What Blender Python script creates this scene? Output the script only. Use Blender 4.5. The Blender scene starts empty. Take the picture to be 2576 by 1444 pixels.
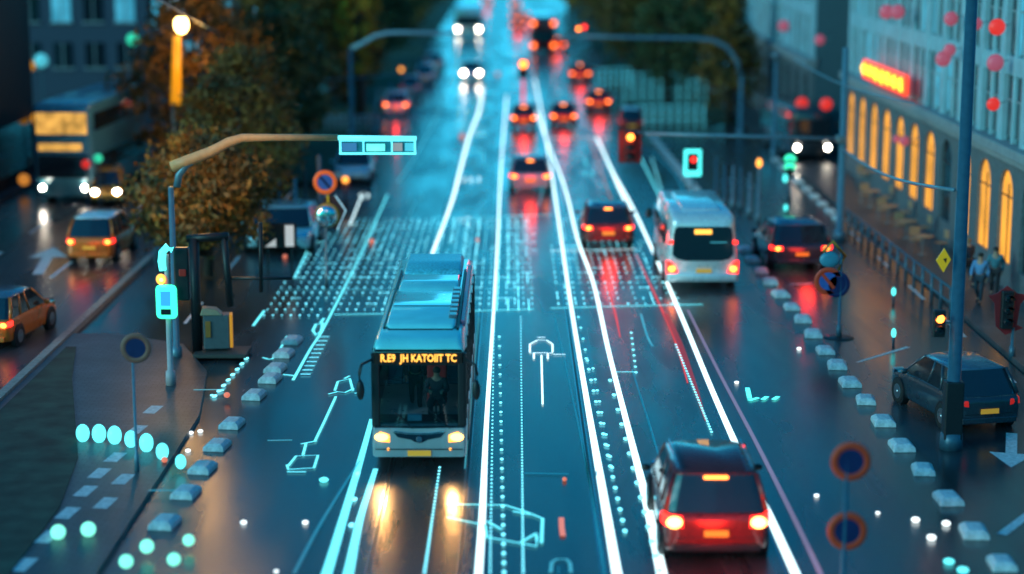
import bpy, bmesh, math, random
from mathutils import Vector, Matrix
R = math.radians
random.seed(7)
SC = bpy.context.scene
COL = SC.collection

# ------------------------------------------------------------------ camera, world, sun, exposure
CAM_H = 13.0
FPX = 4700.0                       # focal length in pixels of a 2576 px wide frame
PITCH = math.atan(922.0 / FPX)
cam = bpy.data.cameras.new('camera')
camo = bpy.data.objects.new('camera', cam); COL.objects.link(camo)
camo.location = (0, 0, CAM_H); camo.rotation_euler = (math.pi / 2 - PITCH, 0, 0)
cam.sensor_width = 36; cam.lens = FPX / 2576 * 36; cam.clip_end = 5000; cam.clip_start = 0.5
cam.dof.use_dof = True; cam.dof.focus_distance = 50.5; cam.dof.aperture_fstop = 0.165
SC.camera = camo
SC.view_settings.view_transform = 'Standard'; SC.view_settings.look = 'None'
SC.view_settings.exposure = 0.55; SC.view_settings.gamma = 1.0
SC.render.resolution_x = 1024; SC.render.resolution_y = 574

SKY_STRENGTH = 0.15
wd = bpy.data.worlds.new('World'); SC.world = wd; wd.use_nodes = True
nt = wd.node_tree; nt.nodes.clear()
sky = nt.nodes.new('ShaderNodeTexSky'); sky.sky_type = 'NISHITA'; sky.sun_disc = False
sky.sun_elevation = R(16.0); sky.sun_rotation = R(-125); sky.ozone_density = 3.0; sky.air_density = 1.6; sky.dust_density = 3.0
hs = nt.nodes.new('ShaderNodeMix'); hs.data_type = 'RGBA'; hs.blend_type = 'MULTIPLY'; hs.inputs[0].default_value = 1
hs.inputs[7].default_value = (0.015, 0.55, 0.93, 1)          # the teal cast of the dusk sky
bg = nt.nodes.new('ShaderNodeBackground'); bg.inputs[1].default_value = SKY_STRENGTH
wo = nt.nodes.new('ShaderNodeOutputWorld')
nt.links.new(sky.outputs[0], hs.inputs[6])
# added teal glow low in the unseen sky where the avenue points, brightens the far road
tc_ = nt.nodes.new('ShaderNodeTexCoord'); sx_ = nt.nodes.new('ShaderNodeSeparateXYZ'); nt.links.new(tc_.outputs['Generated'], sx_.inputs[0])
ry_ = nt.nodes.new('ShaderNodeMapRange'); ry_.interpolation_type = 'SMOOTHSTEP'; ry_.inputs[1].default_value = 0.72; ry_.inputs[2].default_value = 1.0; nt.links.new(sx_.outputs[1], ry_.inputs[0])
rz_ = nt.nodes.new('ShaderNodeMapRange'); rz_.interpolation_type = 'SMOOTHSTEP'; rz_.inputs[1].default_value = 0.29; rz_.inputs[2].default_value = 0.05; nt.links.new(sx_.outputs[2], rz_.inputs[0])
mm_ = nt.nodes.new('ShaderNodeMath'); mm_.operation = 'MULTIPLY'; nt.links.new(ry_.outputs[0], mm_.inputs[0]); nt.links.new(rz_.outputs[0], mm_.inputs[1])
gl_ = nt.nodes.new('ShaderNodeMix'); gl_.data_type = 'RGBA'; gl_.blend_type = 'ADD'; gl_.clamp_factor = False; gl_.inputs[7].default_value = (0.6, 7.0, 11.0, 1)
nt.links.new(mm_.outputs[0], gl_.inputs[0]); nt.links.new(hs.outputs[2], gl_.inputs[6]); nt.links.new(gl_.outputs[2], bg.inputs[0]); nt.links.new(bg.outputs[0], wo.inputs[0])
sun = bpy.data.lights.new('sun', 'SUN'); sun.energy = 0.6; sun.angle = R(18); sun.color = (0.72, 0.9, 1.0)
suno = bpy.data.objects.new('sun', sun); COL.objects.link(suno); suno.rotation_euler = (R(74), 0, R(-55))   # low, from the left and behind the camera

# ------------------------------------------------------------------ pixel of the photograph (2576 wide) -> place in the world
CP, SP = math.cos(PITCH), math.sin(PITCH)
def G(px, py, h=0.0):
    u = (px - 1288) / FPX; v = (py - 722) / FPX
    t = (CAM_H - h) / (SP + v * CP)
    return Vector((u * t, (CP - v * SP) * t, h))
def AT(px, py, Y):
    u = (px - 1288) / FPX; v = (py - 722) / FPX
    t = Y / (CP - v * SP)
    return Vector((u * t, Y, CAM_H - (SP + v * CP) * t))
def pxm(py, px=1288):               # metres per pixel for something standing on the ground at this image row
    return (G(px + 1, py) - G(px, py)).length

# ------------------------------------------------------------------ materials
def node_mat(name):
    m = bpy.data.materials.new(name); m.use_nodes = True
    n = m.node_tree.nodes; l = m.node_tree.links
    return m, n, l, n['Principled BSDF']
def mat(name, col, rough=0.5, metal=0.0, coat=0.0, var=0.12, scale=6.0, bump=0.0, spec=0.5):
    m, n, l, b = node_mat(name)
    tc = n.new('ShaderNodeTexCoord'); nz = n.new('ShaderNodeTexNoise'); nz.inputs['Scale'].default_value = scale
    nz.inputs['Detail'].default_value = 5
    l.new(tc.outputs['Object'], nz.inputs['Vector'])
    rp = n.new('ShaderNodeValToRGB'); l.new(nz.outputs['Fac'], rp.inputs[0])
    rp.color_ramp.elements[0].position = 0.3; rp.color_ramp.elements[1].position = 0.7
    rp.color_ramp.elements[0].color = (*[c * (1 - var) for c in col], 1)
    rp.color_ramp.elements[1].color = (*[min(1, c * (1 + var)) for c in col], 1)
    l.new(rp.outputs[0], b.inputs['Base Color'])
    mr = n.new('ShaderNodeMapRange'); l.new(nz.outputs['Fac'], mr.inputs[0])
    mr.inputs[3].default_value = max(0.02, rough - 0.08); mr.inputs[4].default_value = min(1, rough + 0.08)
    l.new(mr.outputs[0], b.inputs['Roughness'])
    b.inputs['Metallic'].default_value = metal; b.inputs['Coat Weight'].default_value = coat
    b.inputs['Specular IOR Level'].default_value = spec
    if bump:
        bp = n.new('ShaderNodeBump'); bp.inputs['Strength'].default_value = bump; bp.inputs['Distance'].default_value = 0.02
        l.new(nz.outputs['Fac'], bp.inputs['Height']); l.new(bp.outputs[0], b.inputs['Normal'])
    return m
def emit(name, col, s, base=None, var=0.0, scale=8.0):
    m, n, l, b = node_mat(name)
    b.inputs['Base Color'].default_value = (*(base or [c * 0.5 for c in col]), 1)
    b.inputs['Emission Color'].default_value = (*col, 1); b.inputs['Emission Strength'].default_value = s * .5
    b.inputs['Roughness'].default_value = 0.4
    if var:
        tc = n.new('ShaderNodeTexCoord'); nz = n.new('ShaderNodeTexNoise'); nz.inputs['Scale'].default_value = scale
        l.new(tc.outputs['Object'], nz.inputs['Vector'])
        mr = n.new('ShaderNodeMapRange'); l.new(nz.outputs['Fac'], mr.inputs[0])
        mr.inputs[1].default_value = 0.3; mr.inputs[2].default_value = 0.7
        mr.inputs[3].default_value = s * .5 * (1 - var); mr.inputs[4].default_value = s * .5 * (1 + var)
        l.new(mr.outputs[0], b.inputs['Emission Strength'])
    return m
def glass(name, tint=(0.25, 0.35, 0.4), fac=0.12):
    m = bpy.data.materials.new(name); m.use_nodes = True
    n = m.node_tree.nodes; l = m.node_tree.links; n.clear()
    o = n.new('ShaderNodeOutputMaterial'); tr = n.new('ShaderNodeBsdfTransparent'); tr.inputs[0].default_value = (*tint, 1)
    gl = n.new('ShaderNodeBsdfGlossy'); gl.inputs['Roughness'].default_value = 0.06
    lw = n.new('ShaderNodeFresnel'); lw.inputs[0].default_value = 1.5
    ad = n.new('ShaderNodeMath'); ad.operation = 'ADD'; ad.use_clamp = True; l.new(lw.outputs[0], ad.inputs[0]); ad.inputs[1].default_value = fac
    mx = n.new('ShaderNodeMixShader'); l.new(ad.outputs[0], mx.inputs[0]); l.new(tr.outputs[0], mx.inputs[1]); l.new(gl.outputs[0], mx.inputs[2])
    l.new(mx.outputs[0], o.inputs[0]); return m
def asphalt(name, col, wet=0.5, scale=1.0):
    m, n, l, b = node_mat(name)
    geo = n.new('ShaderNodeNewGeometry')
    mp = n.new('ShaderNodeMapping'); l.new(geo.outputs['Position'], mp.inputs['Vector']); mp.inputs['Scale'].default_value = (1, 0.16, 1)
    big = n.new('ShaderNodeTexNoise'); big.inputs['Scale'].default_value = 0.55 * scale; big.inputs['Detail'].default_value = 6
    l.new(mp.outputs[0], big.inputs['Vector'])
    fine = n.new('ShaderNodeTexNoise'); fine.inputs['Scale'].default_value = 22; fine.inputs['Detail'].default_value = 4
    l.new(geo.outputs['Position'], fine.inputs['Vector'])
    rp = n.new('ShaderNodeValToRGB'); rp.color_ramp.elements[0].position = 0.32; rp.color_ramp.elements[1].position = 0.72
    rp.color_ramp.elements[0].color = (*[c * 0.6 for c in col], 1); rp.color_ramp.elements[1].color = (*[c * 1.35 for c in col], 1)
    l.new(big.outputs['Fac'], rp.inputs[0])
    mx = n.new('ShaderNodeMix'); mx.data_type = 'RGBA'; mx.blend_type = 'MULTIPLY'; mx.inputs[0].default_value = 0.5
    r2 = n.new('ShaderNodeValToRGB'); r2.color_ramp.elements[0].position = 0.35; r2.color_ramp.elements[1].position = 0.65
    r2.color_ramp.elements[0].color = (0.4, 0.4, 0.4, 1); r2.color_ramp.elements[1].color = (1.4, 1.4, 1.4, 1)
    l.new(fine.outputs['Fac'], r2.inputs[0]); l.new(rp.outputs[0], mx.inputs[6]); l.new(r2.outputs[0], mx.inputs[7])
    # hairline cracks and patches of old tar
    vo = n.new('ShaderNodeTexVoronoi'); vo.feature = 'DISTANCE_TO_EDGE'; vo.inputs['Scale'].default_value = 0.35
    l.new(mp.outputs[0], vo.inputs['Vector'])
    cr = n.new('ShaderNodeValToRGB'); cr.color_ramp.elements[0].position = 0.0; cr.color_ramp.elements[1].position = 0.012
    cr.color_ramp.elements[0].color = (0.45, 0.45, 0.45, 1); cr.color_ramp.elements[1].color = (1, 1, 1, 1)
    l.new(vo.outputs['Distance'], cr.inputs[0])
    m2 = n.new('ShaderNodeMix'); m2.data_type = 'RGBA'; m2.blend_type = 'MULTIPLY'; m2.inputs[0].default_value = 1
    l.new(mx.outputs[2], m2.inputs[6]); l.new(cr.outputs[0], m2.inputs[7]); l.new(m2.outputs[2], b.inputs['Base Color'])
    mr = n.new('ShaderNodeMapRange'); l.new(big.outputs['Fac'], mr.inputs[0]); mr.inputs[1].default_value = 0.3; mr.inputs[2].default_value = 0.75
    mr.inputs[3].default_value = 0.50 - 0.38 * wet; mr.inputs[4].default_value = 0.70 - 0.36 * wet
    l.new(mr.outputs[0], b.inputs['Roughness'])
    bp = n.new('ShaderNodeBump'); bp.inputs['Strength'].default_value = 0.25; bp.inputs['Distance'].default_value = 0.01
    l.new(fine.outputs['Fac'], bp.inputs['Height']); l.new(bp.outputs[0], b.inputs['Normal'])
    b.inputs['Specular IOR Level'].default_value = 0.5 + 0.4 * wet
    return m
def paving(name, col, sx=1.6):
    m, n, l, b = node_mat(name)
    geo = n.new('ShaderNodeNewGeometry')
    br = n.new('ShaderNodeTexBrick'); br.inputs['Scale'].default_value = sx; br.inputs['Mortar Size'].default_value = 0.018
    br.inputs['Color1'].default_value = (*[c * 0.85 for c in col], 1); br.inputs['Color2'].default_value = (*[c * 1.15 for c in col], 1)
    br.inputs['Mortar'].default_value = (*[c * 0.35 for c in col], 1); l.new(geo.outputs['Position'], br.inputs['Vector'])
    nz = n.new('ShaderNodeTexNoise'); nz.inputs['Scale'].default_value = 0.8; nz.inputs['Detail'].default_value = 8; l.new(geo.outputs['Position'], nz.inputs['Vector'])
    mx = n.new('ShaderNodeMix'); mx.data_type = 'RGBA'; mx.blend_type = 'MULTIPLY'; mx.inputs[0].default_value = 0.8
    rp = n.new('ShaderNodeValToRGB'); rp.color_ramp.elements[0].position = 0.3; rp.color_ramp.elements[1].position = 0.7
    rp.color_ramp.elements[0].color = (0.45, 0.45, 0.45, 1); l.new(nz.outputs['Fac'], rp.inputs[0])
    l.new(br.outputs[0], mx.inputs[6]); l.new(rp.outputs[0], mx.inputs[7]); l.new(mx.outputs[2], b.inputs['Base Color'])
    b.inputs['Roughness'].default_value = 0.42
    return m

M = {}
M['road'] = asphalt('road_asphalt', (0.034, 0.044, 0.050), 0.95)
M['road2'] = asphalt('side_asphalt', (0.034, 0.042, 0.05), 0.9, 0.8)
M['track'] = asphalt('track_bed', (0.034, 0.034, 0.038), 0.85, 2.0)
M['earth'] = asphalt('earth', (0.025, 0.028, 0.02), 0.1)
M['pave'] = paving('paving', (0.085, 0.10, 0.11))
M['grass'] = mat('lawn', (0.02, 0.045, 0.018), 0.9, var=0.5, scale=2.0, bump=0.5)
M['kerb'] = mat('kerb_stone', (0.3, 0.27, 0.24), 0.7, var=0.25, bump=0.3)
M['darkkerb'] = mat('dark_kerb', (0.06, 0.06, 0.06), 0.6, var=0.3, bump=0.3)
M['block'] = mat('pale_block', (0.62, 0.66, 0.66), 0.55, var=0.25, scale=9, bump=0.3)
M['paint'] = mat('road_paint', (0.62, 0.64, 0.64), 0.5, var=0.3, scale=9)
M['steel'] = mat('galvanised', (0.22, 0.28, 0.31), 0.4, 0.6, var=0.15)
M['polegrey'] = mat('painted_pole', (0.14, 0.25, 0.31), 0.4, 0.3)
M['poledark'] = mat('dark_pole', (0.05, 0.13, 0.18), 0.4, 0.3)
M['black'] = mat('black_plastic', (0.012, 0.013, 0.016), 0.45)
M['rubber'] = mat('tyre_rubber', (0.015, 0.015, 0.015), 0.8)
M['rim'] = mat('alloy', (0.4, 0.42, 0.44), 0.3, 0.9)
M['chrome'] = mat('chrome', (0.6, 0.65, 0.7), 0.12, 1.0)
M['glassdark'] = mat('car_glass', (0.012, 0.02, 0.028), 0.07, 0.0, spec=0.9, var=0.05)
M['windscreen'] = glass('windscreen', (0.8, 0.86, 0.9), 0.0)
M['plate'] = emit('plate', (1.0, 0.42, 0.03), 0.35, (0.75, 0.42, 0.05))
M['rail'] = mat('rail_steel', (0.3, 0.3, 0.32), 0.22, 0.95)
M['red_core'] = emit('tail_core', (1.0, 0.22, 0.03), 11)
M['suv_core'] = emit('suv_tail_core', (1.0, 0.4, 0.1), 14)
M['red_lens'] = emit('tail_lens', (1.0, 0.02, 0.012), 6.5, (0.5, 0.01, 0.01))
M['red_dim'] = emit('tail_dim', (1.0, 0.03, 0.02), 0.5, (0.4, 0.01, 0.01))
M['amber_core'] = emit('head_core', (1.0, 0.48, 0.09), 11)
M['amber_lens'] = emit('head_lens', (1.0, 0.35, 0.05), 3.5)
M['white_core'] = emit('beam_core', (1.0, 0.88, 0.72), 90)
M['warm_window'] = emit('lit_window', (1.0, 0.38, 0.04), 1.5, var=0.35, scale=0.6)
M['warm_glow'] = emit('lit_interior', (1.0, 0.5, 0.1), 1.0, var=0.5, scale=2)
M['amber_led'] = emit('amber_led', (1.0, 0.42, 0.06), 3.2)
M['line'] = emit('white_light_line', (0.72, 0.98, 1.0), 2.6)
M['cline'] = emit('cyan_light_line', (0.16, 0.9, 1.0), 1.7)
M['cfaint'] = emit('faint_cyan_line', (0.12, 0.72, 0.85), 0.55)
M['dot'] = emit('dot_light', (0.2, 0.85, 1.0), 2.9)
M['cdim'] = emit('dim_cyan_line', (0.02, 0.45, 0.6), 0.35)
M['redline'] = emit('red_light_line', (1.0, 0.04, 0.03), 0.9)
M['pinkdot'] = emit('coral_light', (1.0, 0.24, 0.14), 1.0)
M['green'] = emit('green_light', (0.05, 1.0, 0.55), 2.2)
M['cyanlamp'] = emit('cyan_lamp', (0.1, 1.0, 0.95), 2.4)
M['orb'] = emit('cyan_orb', (0.14, 0.95, 1.0), 2.0)
M['orbg'] = emit('green_orb', (0.24, 1.0, 0.75), 1.7)
M['orbw'] = emit('white_orb', (0.9, 1.0, 1.0), 2.6)
M['sodium'] = emit('sodium_lamp', (1.0, 0.6, 0.16), 30)
M['sodtube'] = emit('sodium_tube', (1.0, 0.38, 0.01), 1.0)
M['coldwin'] = emit('cold_window', (0.1, 0.55, 0.75), 0.55, var=0.6, scale=0.8)
M['palewin'] = emit('pale_window', (0.5, 0.85, 1.0), 1.1, var=0.2)

# ------------------------------------------------------------------ mesh builder
class MB:
    def __init__(s): s.v = []; s.f = []
    def add(s, vs, fs):
        o = len(s.v); s.v += [tuple(v) for v in vs]; s.f += [tuple(i + o for i in f) for f in fs]; return s
    def box(s, c, d, rz=0, rx=0):
        m = Matrix.Rotation(rz, 3, 'Z') @ Matrix.Rotation(rx, 3, 'X'); c = Vector(c); vs = []
        for x in (-.5, .5):
            for y in (-.5, .5):
                for z in (-.5, .5): vs.append(c + m @ Vector((x * d[0], y * d[1], z * d[2])))
        return s.add(vs, [(0, 1, 3, 2), (4, 6, 7, 5), (0, 4, 5, 1), (2, 3, 7, 6), (0, 2, 6, 4), (1, 5, 7, 3)])
    def loft(s, rings, cap=True, closed=False):
        n = len(rings[0]); vs = [p for r in rings for p in r]; fs = []
        k = len(rings)
        for i in range(k if closed else k - 1):
            a = i * n; b = ((i + 1) % k) * n
            for j in range(n): fs.append((a + j, a + (j + 1) % n, b + (j + 1) % n, b + j))
        if cap and not closed: fs.append(tuple(range(n))[::-1]); fs.append(tuple((k - 1) * n + j for j in range(n)))
        return s.add(vs, fs)
    def tube(s, pts, r, n=10, cap=True):
        pts = [Vector(p) for p in pts]; rs = r if isinstance(r, (list, tuple)) else [r] * len(pts); rings = []
        ref = None
        for i, p in enumerate(pts):
            d = (pts[min(i + 1, len(pts) - 1)] - pts[max(i - 1, 0)]).normalized()
            if ref is None: ref = Vector((0, 0, 1)) if abs(d.z) < 0.9 else Vector((1, 0, 0))
            a = d.cross(ref).normalized(); b = d.cross(a).normalized(); ref = -b if False else ref
            rings.append([p + (a * math.cos(t) + b * math.sin(t)) * rs[i] for t in [2 * math.pi * k / n for k in range(n)]])
        return s.loft(rings, cap)
    def sphere(s, c, r, sx=1, sy=1, sz=1, n=16, m=10):
        c = Vector(c); rings = []
        for i in range(m + 1):
            t = math.pi * i / m; rr = max(1e-3, math.sin(t)); rings.append([c + Vector((rr * math.cos(a) * r * sx, rr * math.sin(a) * r * sy, math.cos(t) * r * sz)) for a in [-2 * math.pi * k / n for k in range(n)]])
        return s.loft(rings)
    def prism(s, poly, axis, a, b):     # poly in the plane across the axis
        def P(p, t): return {'x': (t, p[0], p[1]), 'y': (p[0], t, p[1]), 'z': (p[0], p[1], t)}[axis]
        return s.loft([[P(p, a) for p in poly], [P(p, b) for p in poly]])
    def flat(s, poly, z): return s.add([(p[0], p[1], z) for p in poly], [tuple(range(len(poly)))])
    def ribbon(s, pts, w, z):           # strip lying on the ground
        pts = [Vector((p[0], p[1])) for p in pts]; L = []; Rr = []
        ws = w if isinstance(w, (list, tuple)) else [w] * len(pts)
        for i, p in enumerate(pts):
            d = (pts[min(i + 1, len(pts) - 1)] - pts[max(i - 1, 0)]).normalized(); nn = Vector((-d.y, d.x)) * ws[i] / 2
            L.append((*(p + nn), z)); Rr.append((*(p - nn), z))
        n = len(pts); return s.add(L + Rr, [(i, n + i, n + i + 1, i + 1) for i in range(n - 1)])
    def disc(s, x, y, z, r, ry=None, n=10):
        ry = ry or r; return s.add([(x + r * math.cos(2 * math.pi * k / n), y + ry * math.sin(2 * math.pi * k / n), z) for k in range(n)], [tuple(range(n))])
    def build(s, name, m, parent=None, smooth=False, bevel=0, sub=0):
        me = bpy.data.meshes.new(name); me.from_pydata(s.v, [], s.f); me.update()
        bm = bmesh.new(); bm.from_mesh(me)
        if len(s.f) < 60000 and not getattr(s, 'open', False): bmesh.ops.recalc_face_normals(bm, faces=bm.faces)
        bm.to_mesh(me); bm.free()
        me.materials.append(m)
        if smooth: me.shade_smooth()
        o = bpy.data.objects.new(name, me); COL.objects.link(o); o.parent = parent
        if bevel: b = o.modifiers.new('bevel', 'BEVEL'); b.width = bevel; b.segments = 3; b.limit_method = 'ANGLE'; b.angle_limit = R(35)
        if sub: b = o.modifiers.new('sub', 'SUBSURF'); b.levels = sub; b.render_levels = sub
        if smooth and bevel: w = o.modifiers.new('wn', 'WEIGHTED_NORMAL')
        return o
def tag(o, label=None, cat=None, group=None, kind=None):
    if label: o['label'] = label
    if cat: o['category'] = cat
    if group: o['group'] = group
    if kind: o['kind'] = kind
    return o
def empty(name, loc, rz=0, label=None, cat=None, group=None):
    o = bpy.data.objects.new(name, None); COL.objects.link(o); o.location = loc; o.rotation_euler.z = rz; o.empty_display_size = 0.3
    return tag(o, label, cat, group)
def kids(o): return [c for c in bpy.data.objects if c.parent == o]
def copy_tree(o, parent=None):
    c = o.copy(); COL.objects.link(c); c.parent = parent
    for ch in kids(o): copy_tree(ch, c)
    return c
def struct(mb, name, m): return tag(mb.build(name, m), kind='structure')
def rr(hw0, hw1, z0, z1, r, k=3):       # rounded trapezium ring (x, z)
    P = [Vector((-hw0, z0)), Vector((hw0, z0)), Vector((hw1, z1)), Vector((-hw1, z1))]; out = []
    for i in range(4):
        p, a, b = P[i], P[i - 1], P[(i + 1) % 4]
        da = (a - p).normalized() * r; db = (b - p).normalized() * r
        for j in range(k + 1):
            t = j / k; q = (p + da) * (1 - t) ** 2 + p * 2 * t * (1 - t) + (p + db) * t * t; out.append(q)
    return out
ORD = ['nearest', 'second', 'third', 'fourth', 'fifth', 'sixth', 'seventh', 'eighth', 'ninth', 'tenth', 'eleventh', 'twelfth', 'thirteenth', 'fourteenth',
       'fifteenth', 'sixteenth', 'seventeenth', 'eighteenth', 'nineteenth', 'twentieth', 'twenty-first', 'twenty-second', 'twenty-third', 'twenty-fourth',
       'twenty-fifth', 'twenty-sixth', 'twenty-seventh', 'twenty-eighth', 'twenty-ninth', 'thirtieth']
def nth(i, tail): return ORD[i] + (' ' + tail if i == 0 else ' ' + tail)

# ------------------------------------------------------------------ ground, roads, pavements
struct(MB().flat([(-400, -40), (400, -40), (400, 1500), (-400, 1500)], -0.06), 'ground', M['earth'])
struct(MB().flat([(-14.0, -20), (14.9, -20), (14.9, 1200), (-14.0, 1200)], 0.0), 'road', M['road'])
struct(MB().flat([(-24.0, -20), (-14.25, -20), (-14.25, 300), (-24.0, 300)], 0.0), 'side_road', M['road2'])
struct(MB().flat([(14.95, 99.5), (60, 99.5), (60, 107), (14.95, 107)], 0.0), 'side_street', M['road2'])
struct(MB().box((20.0, 40, 0.0), (9.9, 119, 0.24)), 'right_pavement', M['pave'])
struct(MB().box((20.0, 260, 0.0), (9.9, 306, 0.24)), 'far_right_pavement', M['pave'])
struct(MB().box((-27.2, 140, 0.0), (6.2, 320, 0.26)), 'left_pavement', M['pave'])
k = MB()
for i in range(60): k.box((-14.12, -10 + i * 4.0 + 2, 0.06), (0.26, 3.96, 0.24))
struct(k, 'street_kerb', M['kerb'])
# island of pavement between the two carriageways, near the camera
isl = [(-13.95, -10), (-8.6, -10), (-8.3, 48), (-8.9, 53), (-10.2, 56.5), (-12.6, 58), (-13.95, 58)]
struct(MB().prism([(x, y) for x, y in isl], 'z', -0.05, 0.12), 'island_pavement', M['pave'])
struct(MB().prism([(-13.7, 10), (-10.0, 10), (-10.1, 40), (-10.6, 44), (-12.6, 52), (-13.4, 56), (-13.7, 56)], 'z', 0.05, 0.15), 'grass_strip', mat('planting', (0.025, 0.05, 0.035), .8, var=.6, scale=1.5, bump=.6))
struct(MB().prism([(-13.95, 96), (-8.9, 92), (-8.9, 400), (-13.95, 400)], 'z', -0.05, 0.12), 'tree_bed', M['grass'])
struct(MB().prism([(8.6, 128), (14.8, 122), (14.8, 400), (8.6, 400)], 'z', -0.05, 0.12), 'right_tree_bed', M['grass'])
# tram track beds with sunken rails
struct(MB().flat([(-3.15, -10), (-0.85, -10), (-0.85, 400), (-3.15, 400)], 0.004), 'track_bed', M['track'])
struct(MB().flat([(2.45, -10), (5.35, -10), (5.35, 400), (2.45, 400)], 0.004), 'right_track_bed', M['track'])
for nm, xs in (('tram_rail', (-2.92, -1.06)), ('right_tram_rail', (1.86, 5.62))):
    for x in xs:
        r = MB().box((x - 0.05, 190, 0.002), (0.045, 400, 0.02)).box((x + 0.05, 190, 0.002), (0.04, 400, 0.02))
        struct(r, nm, M['rail'])
        struct(MB().box((x, 190, 0.001), (0.055, 400, 0.012)), 'rail_groove', M['black'])
# plain painted markings
pm = MB()
for y in range(0, 140, 9): pm.ribbon([(-10.75, 60 + y), (-10.75, 63.5 + y)], 0.12, 0.006)
for y in range(0, 160, 8): pm.ribbon([(-17.1, 44 + y), (-17.1, 47.5 + y)], 0.16, 0.006)
for y in range(0, 160, 8): pm.ribbon([(-20.4, 46 + y), (-20.4, 49.5 + y)], 0.16, 0.006)
for y in range(0, 60, 6): pm.ribbon([(14.4, 40 + y), (14.4, 42.5 + y)], 0.14, 0.006)
pm.ribbon([G(2155, 912), G(2285, 873)], [0.10, 0.16], 0.006)
pm.ribbon([G(1985, 716), G(2045, 713)], 0.12, 0.006)
struct(pm, 'lane_markings', M['paint'])
def arrow(base, ang, L=3.2, w=0.2):
    c, s = math.cos(ang), math.sin(ang)
    def t(x, y): return (base.x + x * c - y * s, base.y + x * s + y * c)
    m_ = MB(); m_.flat([t(-w / 2, 0), t(w / 2, 0), t(w / 2, L * .6), t(-w / 2, L * .6)], 0.007)
    m_.flat([t(-w * 1.9, L * .6 + .01), t(w * 1.9, L * .6 + .01), t(0, L)], 0.007)
    return m_
struct(arrow(G(95, 690), R(8), 6, 0.4), 'arrow_marking', M['paint'])
struct(arrow(G(2545, 1090), R(165), 3.2, 0.28), 'turn_arrow_marking', M['paint'])
m_ = MB(); m_.ribbon([G(2520, 1345), G(2600, 1285)], 0.22, 0.007); struct(m_, 'edge_marking', M['paint'])
# oblique paving stripes at the left (dirty white squares of a cycle crossing)
cm = MB()
for i, (px, py) in enumerate([(290, 1150), (250, 1190), (215, 1235), (170, 1290), (120, 1350), (345, 1080), (385, 1030), (60, 1420), (310, 1205), (265, 1265)]):
    p = G(px, py, 0.124); cm.ribbon([(p.x - .05, p.y - .4), (p.x + .05, p.y + .4)], 0.34, 0.124)
struct(cm, 'crossing_squares', M['paint'])

# ------------------------------------------------------------------ kerb blocks (one thing each)
def kerb_block(loc, s, rz, label, group):
    mb = MB(); hw, hd, h = 0.29 * s, 0.40 * s, 0.20 * s
    mb.loft([[(-hw, -hd, 0), (hw, -hd, 0), (hw, hd, 0), (-hw, hd, 0)], [(-hw * .95, -hd * .95, h * .6), (hw * .95, -hd * .95, h * .6), (hw * .95, hd * .95, h * .6), (-hw * .95, hd * .95, h * .6)],
             [(-hw * .6, -hd * .75, h), (hw * .6, -hd * .75, h), (hw * .6, hd * .75, h), (-hw * .6, hd * .75, h)]])
    o = mb.build('kerb_block', M['block'], None, True, 0.02); o.location = loc; o.rotation_euler.z = rz
    return tag(o, label, 'kerb block', group)
rb = [(2520, 1425), (2450, 1345), (2385, 1262), (2322, 1188), (2268, 1128), (2222, 1066), (2178, 1012), (2138, 968), (2106, 924), (2076, 887), (2046, 845), (2020, 808), (1992, 777),
      (1964, 745), (1938, 713), (1915, 686), (1893, 657), (1874, 632)]
for i, (x, y) in enumerate(rb):
    kerb_block(G(x, y), 0.98 if i % 3 else 0.9, R(random.uniform(-7, 7)), 'pale kerb block of the long right row, %s from the bottom' % (['first'] + ORD[1:])[i], 'pale kerb blocks along the right lane')
rb2 = [(1760 - i * 11, 492 - i * 13.6) for i in range(12)]
for i, (x, y) in enumerate(rb2):
    kerb_block(G(x, y), 0.85, 0, 'small kerb block of the far row ahead of the white minibus, %s from it' % (['first'] + ORD[1:])[i], 'small kerb blocks behind the minibus')
rb3 = [(2108 - i * 19.5, 552 - i * 18.5) for i in range(9)]
for i, (x, y) in enumerate(rb3):
    kerb_block(G(x, y), 0.8, 0, 'dull kerb block beyond the black parked car, %s from the pale pole' % (['first'] + ORD[1:])[i], 'kerb blocks across the right lane')
lb = [(415, 1322), (468, 1246), (510, 1184), (547, 1127), (584, 1072), (640, 1000), (680, 958), (693, 932), (714, 895), (735, 862)]
for i, (x, y) in enumerate(lb):
    kerb_block(G(x, y), 0.95, R(-8), 'pale kerb block left of the bus, %s of its row from the bottom' % (['first'] + ORD[1:])[i], 'pale kerb blocks left of the bus')

# ------------------------------------------------------------------ overlay lines, streaks and marks, built as glowing strips on the road
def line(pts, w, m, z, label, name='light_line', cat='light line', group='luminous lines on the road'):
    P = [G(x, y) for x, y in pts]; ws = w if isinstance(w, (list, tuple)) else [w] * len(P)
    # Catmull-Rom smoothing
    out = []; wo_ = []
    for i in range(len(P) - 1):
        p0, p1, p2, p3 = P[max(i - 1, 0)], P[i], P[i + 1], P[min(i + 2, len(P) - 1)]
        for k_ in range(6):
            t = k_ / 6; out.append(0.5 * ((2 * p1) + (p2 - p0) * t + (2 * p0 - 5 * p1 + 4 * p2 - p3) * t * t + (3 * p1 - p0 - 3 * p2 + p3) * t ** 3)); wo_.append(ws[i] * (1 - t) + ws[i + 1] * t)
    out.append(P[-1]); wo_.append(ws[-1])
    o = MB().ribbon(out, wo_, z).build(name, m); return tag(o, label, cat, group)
LZ = 0.012
line([(1198, 1520), (1212, 1320), (1222, 1100), (1232, 930), (1242, 780), (1252, 600), (1262, 400), (1275, 240)], [.17, .16, .13, .11, .09, .08, .08, .09], M['line'], LZ, 'long white light line just right of the bus, running up the whole road')
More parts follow.
